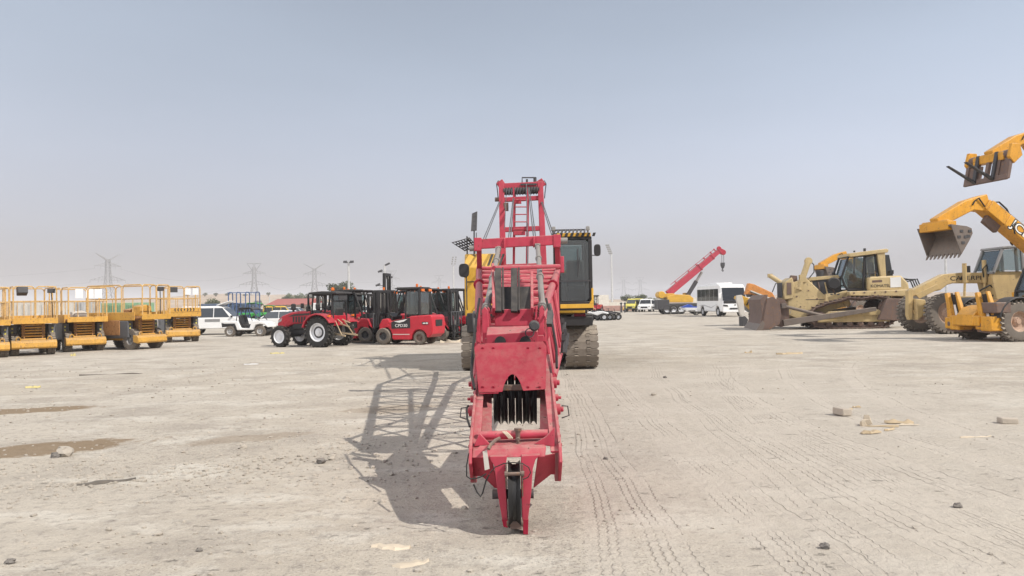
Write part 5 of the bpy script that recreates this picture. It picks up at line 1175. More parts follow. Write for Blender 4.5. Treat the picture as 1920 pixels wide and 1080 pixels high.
# ================================================================== FORKLIFTS
def forklift(mast_h=2.2):
    r = thing('forklift', '-', 'forklift', (0, 0, 0), 0, 'red forklifts parked behind the crane')
    for s in (-1, 1):
        wheel(r, (.80, s * .50, .34), .34, .26, 'dark', 'tyre_dusty', 'road', .5, 22); wheel(r, (-.80, s * .46, .27), .27, .2, 'rust', 'tyre_dusty', 'road', .55, 20)
    body = [(-1.36, .42), (-1.40, .62), (-1.38, 1.10), (-1.28, 1.18), (-.45, 1.14), (-.30, 1.06), (.30, .98), (.48, .92), (.60, 1.06), (.85, 1.02), (.98, .80), (1.05, .55), (1.02, .40)]
    body += [(.80 + .40 * math.cos(a), .34 + .40 * math.sin(a)) for a in [R(20 + 170 * i / 8) for i in range(9)]]
    body += [(.36, .20), (-.42, .20)] + [(-.80 + .34 * math.cos(a), .27 + .34 * math.sin(a)) for a in [R(-5 + 180 * i / 8) for i in range(9)]] + [(-1.2, .28)]
    m = MB(); m.prism(body, 'y', -.58, .58); bd = m.build('body', 'fork_red', r, .04)
    m = MB(); m.box(-1.41, -1.385, -.30, .30, .72, .98); m.build('rear_vent', 'black', bd, .01)
    for s in (-1, 1):
        m = MB(); m.prism([(.42, .64), (.42, .90), (.3, .96), (-.42, 1.08), (-.42, .66)], 'y', s * .575, s * .588); sp = m.build('side_panel', 'black', bd)
        text('lettering', 'CPD30', .17, 'letter_white', sp, (-.02, s * .592, .76), (R(90), 0, PI if s > 0 else 0), .002, 1.1)
        m = MB(); m.prism([(.05, .88), (.3, .93), (-.1, .99), (-.3, 1.02), (-.15, .93)], 'y', s * .588, s * .592); m.build('swoosh', 'letter_white', sp)
        m = MB(); m.prism([(-1.22, .80), (-1.2, .9), (-.93, .9), (-.95, .8)], 'y', s * .578, s * .59); lp = m.build('logo_panel', 'black', bd)
        m = MB(); m.lathe([(.035, 0), (.035, .006)], (-1.16, s * .592 - .003, .85), 'y', 12); m.box(-1.10, -.98, s * .592 - .002, s * .592 + .002, .83, .87); m.build('logo', 'letter_white', lp)
        m = MB(); m.prism([(.9, .78), (.98, .62), (.5, .74), (.56, .86)], 'y', s * .583, s * .60); m.build('front_fender', 'fork_red', bd)
        m = MB(); m.box(-.38, .36, s * .582 - .003, s * .582 + .003, .40, .43); m.build('pinstripe', 'wrap', bd)
    m = MB()
    for s in (-1, 1):
        m.path([(.62, s * .46, 1.0), (.60, s * .46, 1.2), (.28, s * .45, 2.1), (.18, s * .45, 2.2), (-.75, s * .45, 2.24)], .035, 8); m.bar((-.80, s * .46, 1.14), (-.78, s * .46, 2.22), .07, .09); m.bar((-.15, s * .46, 1.05), (-.2, s * .46, 2.2), .05, .05)
    m.build('cab_frame', 'black', r)
    m = MB(); m.box(-.84, .3, -.52, .52, 2.21, 2.26)
    for i in range(6): m.box(-.8, .25, -.45 + i * .17, -.41 + i * .17, 2.26, 2.29)
    m.build('roof', 'black', r, .015)
    for s in (-1, 1):
        m = MB(); m.box(-.72, -.2, s * .46 - .006, s * .46 + .006, 1.2, 2.12); m.build('window', 'glass', r)
        m = MB(); m.cbox((-.86, s * .32, 2.16), .06, .24, .1); m.build('rear_light', 'amber', r, .01)
    m = MB(); m.box(-.80, -.788, -.42, .42, 1.2, 2.1); m.build('window', 'glass', r)
    m = MB(); m.box(-.55, -.08, -.26, .26, 1.08, 1.24); m.prism([(-.5, 1.2), (-.65, 1.75), (-.55, 1.78), (-.38, 1.25)], 'y', -.24, .24); m.build('seat', 'seat', r, .04)
    m = MB(); m.path([(.30 + .08 * math.cos(a), .16 * math.sin(a), 1.38 + .08 * math.cos(a)) for a in [2 * PI * i / 14 for i in range(14)]], .015, 6, closed=True); m.tube((.32, 0, 1.36), (.55, 0, .98), .03); m.prism([(.5, .92), (.45, 1.12), (.7, 1.25), (.8, .95)], 'y', -.4, .4); m.build('steering_wheel', 'black', r)
    m = MB(); m.lathe([(.05, 2.29), (.05, 2.4), (.02, 2.42)], (-.6, .3, 0), 'z', 10); m.build('beacon', 'amber', r)
    m = MB(); tilt = .03
    for s in (-1, 1):
        for x, y in ((1.14, .34), (1.22, .27)): m.bar((x, s * y, .12), (x - tilt, s * y, mast_h - (0 if x < 1.2 else .02)), .07, .13)
    for z in (.3, mast_h - .05, mast_h * .55): m.box(1.08, 1.2, -.38, .38, z - .05, z + .05)
    mt = m.build('mast', 'black', r, .006)
    m = MB(); m.tube((1.16, -.16, .2), (1.14, -.16, mast_h - .1), .03); m.tube((1.16, .16, .2), (1.14, .16, mast_h - .1), .03); m.build('lift_cylinder', 'steel', mt)
    m = MB(); m.path([(1.1, .05, .6), (1.08, .05, mast_h * .7), (1.1, .02, mast_h - .05), (1.2, .0, mast_h - .2), (1.24, 0, .9)], .02, 6); m.path([(1.1, -.05, .6), (1.08, -.06, mast_h - .2), (1.2, -.05, mast_h - .1)], .015, 6); m.build('hose', 'hose', mt)
    m = MB(); m.box(1.27, 1.33, -.52, .52, .30, .38); m.box(1.27, 1.33, -.52, .52, .62, .70); m.box(1.27, 1.33, -.05, .05, .3, .7); c = m.build('fork_carriage', 'black', r, .008)
    m = MB()
    for y in (-.52, -.28, -.04, .20, .44): m.bar((1.30, y + .04, .70), (1.30, y + .04, 1.25), .03)
    m.bar((1.30, -.52, 1.25), (1.30, .52, 1.25), .03); m.build('load_backrest', 'grey', c)
    for y in (-.36, .36): m = MB(); m.box(1.33, 1.38, y - .06, y + .06, .08, .72); m.prism([(1.33, .05), (1.33, .10), (2.35, .075), (2.38, .055)], 'y', y - .06, y + .06); m.build('fork', 'black', c)
    return r
FL = forklift(); FL.location = G(765, 645); FL.rotation_euler = (0, 0, R(160)); FL.scale = (1.04,) * 3
FL['label'] = 'red forklift with a lettered black side panel, the one seen whole left of the crane'
def fork(px, d, rz, lab, sc=1.04, mh=None):
    o = dup(FL, loc=V((P(px, 600, d).x, d, 0)), rz=R(rz), scale=sc, label=lab)
    if mh:
        for ch in o.children:
            if ch.name.startswith('mast'): ch.scale = (1, 1, mh)
    return o
fork(664, 33.6, -14, 'red forklift facing right whose rear shows between the tractor wheel and a black mast')
fork(706, 36.5, 158, 'red forklift directly behind the front mast of the lettered forklift')
fork(768, 38.0, 168, 'red forklift with the tallest raised mast, behind the cab of the lettered forklift', 1.05, 1.42)
fork(806, 34.2, -22, 'red forklift facing right whose mast and grey load guard stand right of the lettered forklift')
fork(838, 37.5, -22, 'red forklift whose mast stands closest to the crane on its left side')
fork(640, 38.5, 160, 'red forklift half hidden behind the tractor canopy')
fork(682, 35.2, -16, 'red forklift facing right whose black mast stands just left of the lettered one')
fork(858, 35.6, -24, 'red forklift nearest the left track of the crane, its load guard facing right')
fork(735, 40, 170, 'red forklift farthest back between the two groups of masts')

# ================================================================== RIGHT SIDE
# ---- small go karts and quads by the crane cab
def quad(label, px, py, rz, col, sc, group):
    r = thing('quad_bike', label, 'quad bike', G(px, py), rz, group, sc)
    for x in (-.6, .6):
        for s in (-1, 1): wheel(r, (x, s * .42, .28), .28, .24, 'rimwhite', 'tyre', 'road', .5, 16)
    m = MB(); m.prism([(-.8, .6), (-.75, .72), (-.3, .66), (0, .74), (.35, .72), (.75, .62), (.8, .52), (.4, .56), (0, .4), (-.5, .55)], 'y', -.3, .3); m.build('body', col, r, .03)
    m = MB(); m.box(-.5, .1, -.16, .16, .68, .8); m.build('seat', 'seat', r, .03)
    m = MB(); m.tube((.3, 0, .7), (.22, 0, .98), .025); m.tube((.2, -.36, 1.0), (.2, .36, 1.0), .02); m.build('handlebar', 'black', r)
    m = MB(); m.box(-.7, .7, -.18, .18, .25, .5); m.build('chassis', 'dark', r)
    return r
quad('grey quad bike closest to the right track of the crane', 1122, 601, R(-20), 'white', 1.1, 'quad bikes parked right of the crane')
quad('middle quad bike of the small row right of the crane', 1136, 600.5, R(-30), 'black', 1.0, 'quad bikes parked right of the crane')
quad('dark quad bike at the right end of the small row beyond the crane', 1147, 600, R(-10), 'black', 1.0, 'quad bikes parked right of the crane')
for i, (px, lab) in enumerate(((1149, 'pair of small dark figures standing left before the pink wall'), (1165, 'dark post before the pink wall'), (1172, 'second dark post before the pink wall'))[1:]):
    m = MB(); m.tube((0, 0, 0), (0, 0, 1.2), .14, 8, .1); m.blob((0, 0, 1.3), .2, .2, .16, 3, 8, 5, .05); o = m.build('bollard', 'dark'); o.location = G(px, 586); tag(o, lab, 'bollard', 'bollards by the pink wall')

# ---- mobile crane
def mobile_crane():
    d = 88.0; k = d / F; c = V((P(1275, 585, d).x, d, 0)); r = thing('mobile_crane', 'yellow truck crane with its red telescopic boom raised to the right beside the white bus', 'crane', c)
    def q(px, py, y=0): p = P(px, py, d); return V((p.x - c.x, y, p.z))
    m = MB(); a, b = q(1232, 570), q(1330, 570); z0, z1 = q(1275, 580).z, q(1275, 568.5).z
    m.box(a.x, b.x, -1.2, 1.2, z0, z1); m.box(a.x - .1, a.x + 1.2, -1.25, 1.25, z0, z1 + .45); m.build('carrier', 'dark', r, .05)
    for px in (1247, 1259, 1273, 1303, 1316):
        for s in (-1, 1): wheel(r, (q(px, 580).x, s * 1.05, .58), .58, .4, 'rimwhite', 'tyre', 'road', .55, 20)
    m = MB(); m.prism([(q(1248, 567).x, q(1248, 567).z), (q(1247, 556).x, q(1247, 556).z), (q(1262, 552).x, q(1262, 552).z), (q(1288, 553).x, q(1288, 553).z), (q(1296, 559).x, q(1296, 559).z), (q(1295, 567).x, q(1295, 567).z)], 'y', -1.2, 1.2); sup = m.build('superstructure', 'yellow', r, .06)
    m = MB(); m.box(q(1234, 560).x, q(1262, 560).x, -.9, .9, q(1250, 558).z, q(1250, 550.5).z); m.tube(q(1238, 553, -1), q(1238, 553, 1), .42, 16); m.build('counterweight', 'yellow', r, .05)
    m = MB(); m.prism([(q(1284, 566).x, q(1284, 566).z), (q(1284, 549).x, q(1284, 549).z), (q(1293, 549).x, q(1293, 549).z), (q(1298, 557).x, q(1298, 557).z), (q(1298, 566).x, q(1298, 566).z)], 'y', .3, 1.25); cb = m.build('cab', 'yellow', r, .04)
    m = MB(); m.box(q(1286, 560).x, q(1296, 560).x, .27, .3, q(1290, 560).z, q(1290, 551).z); m.build('window', 'carglass', cb)
    A, B = q(1252, 551), q(1349, 470); dr = (B - A).normalized()
    for i, (t0, t1, w) in enumerate(((0, .62, .92), (.1, .86, .78), (.4, 1.0, .64))):
        m = MB(); m.bar(A.lerp(B, t0), A.lerp(B, t1), w * .8, w, up=(0, 1, 0)); m.bar(A.lerp(B, t1 - .012), A.lerp(B, t1), w * .95, w * 1.18, up=(0, 1, 0)); m.build('boom_section', 'crane_red', r, .03)
    m = MB(); nrm = V((-dr.z, 0, dr.x)); m.tube(A.lerp(B, .12) + nrm * .62, A.lerp(B, .95) + nrm * .52, .035, 6)
    for t in (.2, .45, .6, .75, .88, .95): m.bar(A.lerp(B, t) + nrm * .3, A.lerp(B, t) + nrm * .62, .18, .12)
    m.build('boom_rigging', 'far_red', r)
    m = MB(); m.bar(B, q(1357, 474), .5, .6); m.lathe([(.3, -.12), (.34, 0), (.3, .12)], q(1356, 473), 'y', 16); m.lathe([(.25, -.12), (.28, 0), (.25, .12)], q(1348, 466), 'y', 16); m.build('boom_tip', 'far_red', r, .02)
    C, E = q(1290, 553), q(1316, 510); m = MB(); m.tube(C, C.lerp(E, .6), .24, 12); m.build('luffing_cylinder', 'dark', r)
    m = MB(); m.tube(C.lerp(E, .55), E, .15, 12); m.build('cylinder_rod', 'steel', r)
    m = MB()
    for x in (1353.5, 1357): m.tube(q(x, 475), q(x, 493), .03, 5)
    m.build('hoist_rope', 'rope', r)
    m = MB(); m.prism([(q(1351.5, 492.5).x, q(1351.5, 492.5).z), (q(1358.5, 492.5).x, q(1358.5, 492.5).z), (q(1358.5, 498).x, q(1358.5, 498).z), (q(1356.5, 503).x, q(1356.5, 503).z), (q(1353.5, 503).x, q(1353.5, 503).z), (q(1351.5, 498).x, q(1351.5, 498).z)], 'y', -.16, .16); m.path([q(1355, 502), q(1355, 505), q(1353.4, 507), q(1355, 508.7), q(1356.6, 507)], .07, 6); m.build('hook_block', 'dark', r)
mobile_crane()

# ---- jet ski on a trailer
c = G(1297, 591); r = thing('jet_ski', 'blue and white jet ski under the mobile crane, left of the white bus', 'jet ski', (c.x, c.y, .46), R(178), None, .72)
m = MB(); m.hull([(-1.5, -.5, .1), (-1.5, .5, .1), (-1.5, .55, .45), (-1.5, -.55, .45)], [(.9, -.45, .05), (.9, .45, .05), (.9, .5, .5), (.9, -.5, .5)]); m.hull([(.9, -.45, .05), (.9, .45, .05), (.9, .5, .5), (.9, -.5, .5)], [(1.75, -.05, .4), (1.75, .05, .4), (1.75, .06, .6), (1.75, -.06, .6)]); m.build('hull', 'white', r, .03)
m = MB(); m.prism([(-1.4, .45), (-1.3, .62), (-.2, .66), (.1, .9), (.5, 1.0), (1.0, .82), (1.7, .58), (1.0, .48)], 'y', -.42, .42); m.build('deck', 'ski_blue', r, .04)
m = MB(); m.box(-1.1, .05, -.2, .2, .62, .80); m.build('seat', 'seat', r, .04)
m = MB(); m.tube((.25, -.35, 1.08), (.25, .35, 1.08), .03); m.tube((.3, 0, .95), (.25, 0, 1.08), .04); m.build('handlebar', 'black', r)
r = thing('boat_trailer', 'low galvanised trailer carrying the blue jet ski', 'trailer', (c.x, c.y, 0), R(178), None, .72)
m = MB()
for s in (-1, 1): m.bar((-1.7, s * .5, .55), (1.5, s * .35, .55), .07); m.bar((1.5, s * .35, .55), (3.2, 0, .5), .07)
for x in (-1.5, -.3, 1.2): m.bar((x, -.5, .55), (x, .5, .55), .06)
m.bar((3.1, 0, .5), (3.1, 0, .0), .07); m.build('trailer_frame', 'steel', r)
for s in (-1, 1): wheel(r, (-.6, s * .68, .28), .28, .16, 'steel', 'tyre', 'road', .55, 16)

# ---- bus
c = G(1352, 592.5); r = thing('minibus', 'white minibus with a big dark windscreen parked at right of the mobile crane', 'bus', c, R(-84), None, 1.12)
L, Wb, Hb = 3.1, 1.08, 2.75
prof = [(L, .45), (L + .02, 1.1), (L - .12, 1.35), (L - .42, Hb - .25), (L - .75, Hb - .02), (-L + .1, Hb), (-L, Hb - .2), (-L, .4)]
prof += [(-L * .55 + .5 * math.cos(a), .42 + .5 * math.sin(a)) for a in [PI - PI * i / 8 for i in range(9)]] + [(L * .62 + .48 * math.cos(a), .42 + .48 * math.sin(a)) for a in [PI - PI * i / 8 for i in range(9)]]
m = MB(); m.prism(prof, 'y', -Wb, Wb); m.build('body', 'white', r, .08)
q = [(L - .10, -Wb * .92, 1.36), (L - .10, Wb * .92, 1.36), (L - .42, Wb * .9, Hb - .30), (L - .42, -Wb * .9, Hb - .30)]
m = MB(); m.hull([(x + .03, y, z) for x, y, z in q], [(x - .01, y, z) for x, y, z in q]); m.build('windscreen', 'busglass', r)
m = MB(); m.box(L - .02, L + .05, -Wb * .9, Wb * .9, 1.12, 1.34); m.build('windscreen_band', 'black', r, .01)
for s in (-1, 1):
    for i in range(5): x = -L + .25 + i * 1.02; m = MB(); m.box(x, x + .96, s * (Wb + .006) - .008, s * (Wb + .006) + .008, 1.35, Hb - .38); m.build('window', 'busglass', r)
    m = MB(); m.prism([(s * Wb * .55, .86), (s * Wb * .97, .9), (s * Wb * .93, 1.03), (s * Wb * .6, .98)], 'x', L - .03, L + .05); m.build('headlight', 'black', r)
    m = MB(); m.cbox((L - .1, s * (Wb + .2), 1.75), .12, .2, .42); m.tube((L - .1, s * Wb, 2.0), (L - .1, s * (Wb + .2), 1.95), .03); m.build('mirror', 'white', r, .02)
    for x in (-L * .55, L * .62): wheel(r, (x, s * (Wb - .16), .42), .42, .26, 'silver', 'tyre', 'road', .58, 20)
    m = MB(); m.prism([(-2.6, .95), (-1.2, 1.02), (.6, .8), (2.0, 1.1), (.6, .72), (-1.2, .92)], 'y', s * Wb, s * (Wb + .012)); m.build('stripe', 'silver', r)
m = MB(); m.box(L + .0, L + .06, -.45, .45, .62, .74); m.build('grille', 'black', r)
m = MB(); m.box(L - .1, L + .08, -Wb * .97, Wb * .97, .36, .56); m.build('bumper', 'white', r, .04)
m = MB(); m.box(-1.2, 1.0, -.7, .7, Hb - .02, Hb + .16); m.build('roof_unit', 'white', r, .05)
m = MB(); m.lathe([(.06, -.005), (.06, .012)], (L + .045, 0, .98), 'x', 14); m.build('emblem', 'black', r)

# ---- backhoe loader between bus and bulldozer
d = 46.0; c = V((P(1425, 600, d).x, d, 0)); r = thing('backhoe_loader', 'worn orange and white backhoe with folded digging arm left of the bulldozer blade', 'backhoe loader', c)
def q(px, py, y=0.): p = P(px, py, d); return V((p.x - c.x, y, p.z))
def flat(pts, y0, y1): m = MB(); m.prism([(q(x, y).x, q(x, y).z) for x, y in pts], 'y', y0, y1); return m
flat([(1396, 552), (1402, 531), (1412, 533), (1446, 549), (1452, 560), (1440, 566), (1408, 552)], -.25, .2).build('swing_boom', 'orange', r, .03)
flat([(1377, 560), (1378, 555), (1390, 554), (1404, 560), (1424, 585), (1424, 594), (1414, 590), (1396, 572)], -.2, .15).build('dipper_arm', 'yellow', r, .03)
flat([(1376, 562), (1377, 554), (1386, 553), (1389, 563), (1392, 590), (1388, 598), (1383, 590)], -.55, -.3).build('stabiliser_leg', 'wrap', r, .03)
flat([(1384, 594), (1390, 592), (1396, 599), (1394, 604), (1400, 611), (1385, 611)], -.75, -.1).build('stabiliser_foot', 'dark', r, .02)
flat([(1410, 590), (1423, 590), (1426, 600), (1420, 608), (1414, 604)], -.4, .3).build('digging_bucket', 'dark', r, .03)
flat([(1398, 568), (1412, 562), (1446, 566), (1448, 590), (1424, 592), (1404, 580)], .3, 1.2).build('engine_body', 'midgrey', r, .05)
flat([(1424, 592), (1450, 592), (1470, 570), (1470, 598), (1430, 600)], -.1, 1.3).build('chassis', 'orange', r, .04)
flat([(1404, 548), (1438, 544), (1445, 552), (1410, 557)], -.1, 1.0).build('side_cover', 'dark', r, .04)
m = MB(); m.path([q(1398, 572, -.2), q(1404, 560, -.3), q(1418, 556, -.3), q(1432, 560, -.2)], .04, 6); m.path([q(1446, 548, -.2), q(1452, 532, -.2), q(1462, 530, -.1), q(1470, 542, 0)], .03, 6); m.path([q(1414, 590, -.2), q(1418, 575, -.35), q(1428, 568, -.3), q(1440, 572, 0)], .04, 6); m.build('hose', 'hose', r)
m = MB(); m.tube(q(1400, 562, -.28), q(1432, 580, -.28), .07, 10); m.tube(q(1404, 546, -.28), q(1440, 560, -.28), .07, 10); m.build('ram', 'steel', r)
for x in (1440, 1478):
    for y in (.0, 1.6): wheel(r, V((q(x, 600).x, y, .62)), .62, .4, 'rimrust', 'tyre_dusty', 'ag', .5, 22)

# ================================================================== BULLDOZER
c = V((P(1600, 610, 40).x, 40.0, 0)); BD = thing('bulldozer', 'big faded tan bulldozer with a rusty curved blade facing left', 'bulldozer', c, R(172))
U = 1400 / 40.0
def zx(px): return (1600 - px) / U
def zz(py, px=1600): return 1.65 + (568 - (px - 960) * .01745 - py) / U
def bz(pts, y0, y1, m=None): m = m or MB(); m.prism([(zx(x), zz(y, x)) for x, y in pts], 'y', y0, y1); return m
# local +Y points away from the camera side here mirrored: camera side is y>0 for rz=180
NEAR = 1
# tracks
def dozer_track(y):
    path = [V((zx(x), 0, zz(y_, x))) for x, y_ in ((1510, 600), (1512, 586), (1520, 577), (1541, 568), (1565, 562.5), (1578, 558), (1602, 559), (1624, 555), (1645, 558), (1660, 566), (1668, 580), (1664, 592), (1650, 606), (1640, 611), (1600, 613), (1540, 614), (1520, 611))]
    pts = [path[(i) % len(path)] for i in range(len(path))]; seg = []; per = 0
    for a, b in zip(pts, pts[1:] + pts[:1]): seg.append((a, b, per)); per += (b - a).length
    n = 46; m = MB()
    for i in range(n):
        s = per * i / n
        for a, b, o in seg:
            if o <= s < o + (b - a).length + 1e-6:
                p = a.lerp(b, (s - o) / (b - a).length); t = (b - a).normalized(); break
        nn = V((0, 1, 0)).cross(t); cen = V((sum(v.x for v in pts) / len(pts), 0, .7))
        if nn.dot(p - cen) < 0: nn = -nn
        M4 = Matrix(((t.x, 0, nn.x, p.x), (t.y, 1, nn.y, y), (t.z, 0, nn.z, p.z), (0, 0, 0, 1))); h = per / n / 2
        m.box(-h * .94, h * .94, -.33, .33, -.03, .015, M4); m.box(h * .4, h * .8, -.33, .33, .015, .075, M4); m.box(-h, h, -.13, .13, -.14, -.03, M4)
    tk = m.build('track', 'rust', BD, .004)
    m = MB(); m.box(zx(1650), zx(1525), y - .2, y + .2, .35, .72); m.prism([(zx(1640), .7), (zx(1630), .98), (zx(1545), .92), (zx(1535), .7)], 'y', y - .12, y + .3); m.build('track_frame', 'dozer_tan', tk, .03)
    m = MB(); m.lathe([(.3, -.1), (.52, -.08), (.55, 0), (.52, .08), (.3, .1)], (zx(1650), y, 1.0), 'y', 24); m.build('sprocket', 'rust', tk)
    m = MB(); m.lathe([(.3, -.12), (.42, -.1), (.42, .1), (.3, .12)], (zx(1527), y, .52), 'y', 24); m.build('idler', 'rust', tk)
    for i in range(6): m = MB(); m.lathe([(.1, -.2), (.16, -.16), (.16, .16), (.1, .2)], (zx(1545 + i * 18), y, .24), 'y', 14); m.build('track_roller', 'rust', tk)
dozer_track(1.15); dozer_track(-1.15)
bz([(1478, 590), (1480, 532), (1512, 522), (1530, 540), (1546, 556), (1585, 552), (1590, 572), (1560, 580), (1545, 598), (1500, 600)], -.72, .72).build('front_body', 'dozer_tan', BD, .03)
m = bz([(1542, 570), (1582, 566), (1582, 548), (1545, 551)], -.9, .9); m.build('side_guard', 'dozer_tan', BD, .02)
bz([(1470, 548), (1474, 528), (1486, 520), (1490, 534), (1487, 560), (1472, 562)], -.8, .8).build('radiator_guard', 'dozer_tan', BD, .04)
m = MB()
for i in range(6): m.box(zx(1469.5) , zx(1468.5), -.6 + i * .22, -.48 + i * .22, zz(558, 1470), zz(530, 1470))
m.build('radiator_grille', 'dark', BD)
bz([(1484, 522), (1486, 516), (1497, 517), (1497, 534), (1488, 536)], .3, .6).build('front_lamp_box', 'rust', BD, .02)
bz([(1500, 545), (1508, 526), (1522, 522), (1575, 520), (1575, 558), (1520, 560)], -.55, .55).build('engine', 'dark', BD, .04)
bz([(1516, 524), (1520, 520), (1570, 516), (1572, 522), (1518, 527)], -.62, .62).build('bonnet', 'dozer_tan', BD, .02)
m = MB(); m.lathe([(.27, 0), (.32, .05), (.32, .42), (.27, .47)], (zx(1559), .50, zz(532, 1560)), 'y', 20); m.build('air_cleaner', 'black', BD)
m = MB(); m.lathe([(.13, zz(525, 1543)), (.13, zz(520, 1543)), (.20, zz(519, 1543)), (.20, zz(508, 1543)), (.17, zz(507, 1543))], (zx(1543), 0, 0), 'z', 18); m.build('exhaust_stack', 'dark', BD)
m = MB(); m.lathe([(.10, zz(524, 1563)), (.10, zz(512, 1563))], (zx(1564), .35, 0), 'z', 14); m.build('pre_cleaner', 'black', BD)
bz([(1545, 558), (1575, 546), (1582, 545), (1580, 556), (1550, 566)], .55, .9).build('hood_strut', 'dozer_tan', BD, .02)
bz([(1580, 547), (1690, 543), (1688, 553), (1672, 556), (1582, 555)], -1.4, 1.4).build('fender', 'dozer_tan', BD, .04)
m = bz([(1616, 546), (1616, 522), (1622, 520), (1672, 518), (1684, 532), (1686, 546)], -1.2, 1.2); tank = m.build('fuel_tank', 'dozer_tan', BD, .08)
m = bz([(1653, 540), (1653, 522), (1671, 521), (1671, 539)], 1.195, 1.215); m.build('white_panel', 'white', tank)
text('lettering', 'KOMATSU', .22, 'letter_dark', tank, (zx(1637), 1.206, zz(537, 1637)), (R(90), 0, PI), .004, 1.0)
m = bz([(1622, 531), (1639, 530), (1639, 526), (1622, 527)], 1.198, 1.208); m.build('worn_decal', 'rust', tank)
# cab
cabp = [(1583, 544), (1578, 536), (1573, 520), (1586, 482), (1632, 478), (1636, 544)]
m = MB()
for s in (-1, 1):
    ya, yb = s * .80, s * .88
    for (x0, y0), (x1, y1) in zip(cabp, cabp[1:] + cabp[:1]):
        A = V((zx(x0), s * .84, zz(y0, x0))); B = V((zx(x1), s * .84, zz(y1, x1))); m.bar(A, B, .1, .11, up=(0, 1, 0))
    m.bar(V((zx(1610), s * .84, zz(544, 1610))), V((zx(1614), s * .84, zz(480, 1614))), .10, .12, up=(0, 1, 0))
for x, y in cabp: m.bar(V((zx(x), -.84, zz(y, x))), V((zx(x), .84, zz(y, x))), .08)
m.build('cab_frame', 'black', BD, .01)
for s in (-1, 1):
    bz([(1583, 540), (1577, 522), (1588, 486), (1610, 484), (1608, 541)], s * .835, s * .845).build('window', 'glass', BD)
    bz([(1615, 541), (1616, 484), (1630, 482), (1633, 541)], s * .835, s * .845).build('window', 'glass', BD)
m = MB(); m.hull([(zx(1575), -.75, zz(524, 1575)), (zx(1575), .75, zz(524, 1575)), (zx(1587), .75, zz(486, 1587)), (zx(1587), -.75, zz(486, 1587))], [(zx(1575) - .01, -.75, zz(524, 1575)), (zx(1575) - .01, .75, zz(524, 1575)), (zx(1587) - .01, .75, zz(486, 1587)), (zx(1587) - .01, -.75, zz(486, 1587))]); m.build('window', 'glass', BD)
bz([(1584, 545), (1583, 524), (1600, 526), (1606, 545)], .80, .83).build('lower_door', 'black', BD)
bz([(1596, 545), (1597, 515), (1604, 512), (1608, 530), (1622, 532), (1622, 545)], -.3, .3).build('seat', 'seat', BD, .05)
bz([(1584, 482), (1585, 477), (1650, 469), (1654, 471), (1652, 476), (1588, 484)], -1.05, 1.05).build('cab_roof', 'dozer_tan', BD, .03)
m = bz([(1640, 522), (1634, 477), (1648, 473), (1648, 490), (1649, 522)], .72, 1.0); bz([(1640, 522), (1634, 477), (1648, 473), (1648, 490), (1649, 522)], -1.0, -.72, m); m.build('roll_bar', 'dozer_tan', BD, .03)
bz([(1650, 520), (1648, 480), (1656, 480), (1662, 520)], -.6, .9).build('rear_window', 'carglass', BD, .01)
m = MB(); m.tube(V((zx(1600), .5, zz(474, 1600))), V((zx(1600), .5, zz(471, 1600))), .05); m.cbox((zx(1617), .6, zz(470, 1617)), .1, .1, .16); m.cbox((zx(1664), .4, zz(511, 1664)), .2, .25, .2); m.tube((zx(1664), .4, zz(520, 1664)), (zx(1664), .4, zz(511, 1664)), .05); m.build('lamp', 'black', BD)
# lift cylinders, blade, arms
for y in (.62,):
    A, B = V((zx(1517), y, zz(490, 1517))), V((zx(1492), y, zz(562, 1492))); m = MB(); m.tube(A, A.lerp(B, .72), .155, 14); m.lathe([(.19, -.12), (.21, 0), (.19, .12)], A, 'y', 14); m.cbox(A.lerp(B, .45), .32, .3, .4); m.tube(A.lerp(B, .70), A.lerp(B, .74), .19, 14); lc = m.build('lift_cylinder', 'dozer_tan', BD, .01)
    m = MB(); m.tube(A.lerp(B, .7), V((zx(1481), y * 1.05, zz(588, 1481))), .075, 12); m.build('cylinder_rod', 'steel', lc)
    m = MB(); m.path([A + V((0, .05, .1)), A + V((-.25, .1, -.2)), A + V((-.25, .1, -.6)), A + V((-.0, .1, -.9))], .03, 6); m.build('hose', 'hose', lc)
A, B = V((zx(1458), -.9, zz(515, 1458))), V((zx(1480), -.6, zz(532, 1480))); m = MB(); m.tube(A, B, .13, 12); m.cbox(A, .25, .2, .2); m.build('far_cylinder', 'dozer_tan', BD, .01)
bl = [(1418, 617), (1423, 606), (1427, 590), (1426, 575), (1424, 562), (1432, 553), (1438, 553), (1434, 566), (1436, 580), (1436, 596), (1430, 610), (1427, 617)]
m = MB(); prof = [(zx(x - 3), zz(y, x) + .0) for x, y in bl]; m.prism(prof, 'y', -1.85, 1.85); blade = m.build('blade', 'rust', BD, .01)
bz([(1447, 610), (1452, 558), (1466, 562), (1473, 575), (1473, 604), (1460, 612)], 1.5, 1.57).build('brace_plate', 'rust', blade)
for y in (1.85, -1.85):
    ends = [(1416, 617), (1428, 600), (1436, 560), (1446, 556), (1458, 566), (1460, 590), (1457, 606), (1440, 616)]
    m = MB(); m.prism([(zx(x - 3), zz(y_, x)) for x, y_ in ends], 'y', y - .05, y + .05); m.build('end_plate', 'rust', blade, .01)
m = MB(); m.prism([(zx(1412), zz(618, 1412)), (zx(1424), zz(600, 1424)), (zx(1428), zz(604, 1428)), (zx(1424), zz(618, 1424))], 'y', -1.92, 1.92); m.build('cutting_edge', 'bucket', blade, .005)
for y in (1.65, -1.65):
    m = MB(); m.bar((zx(1462), y, .36), (zx(1622), y, 1.02), .24, .34, w2=.2, h2=.2); m.build('push_arm', 'bucket', BD, .02)
    m = MB(); m.tube((zx(1462), y, 1.25), (zx(1530), y, .72), .085, 10); m.cbox((zx(1463), y, 1.25), .25, .25, .25); m.build('blade_brace', 'bucket', BD, .01)
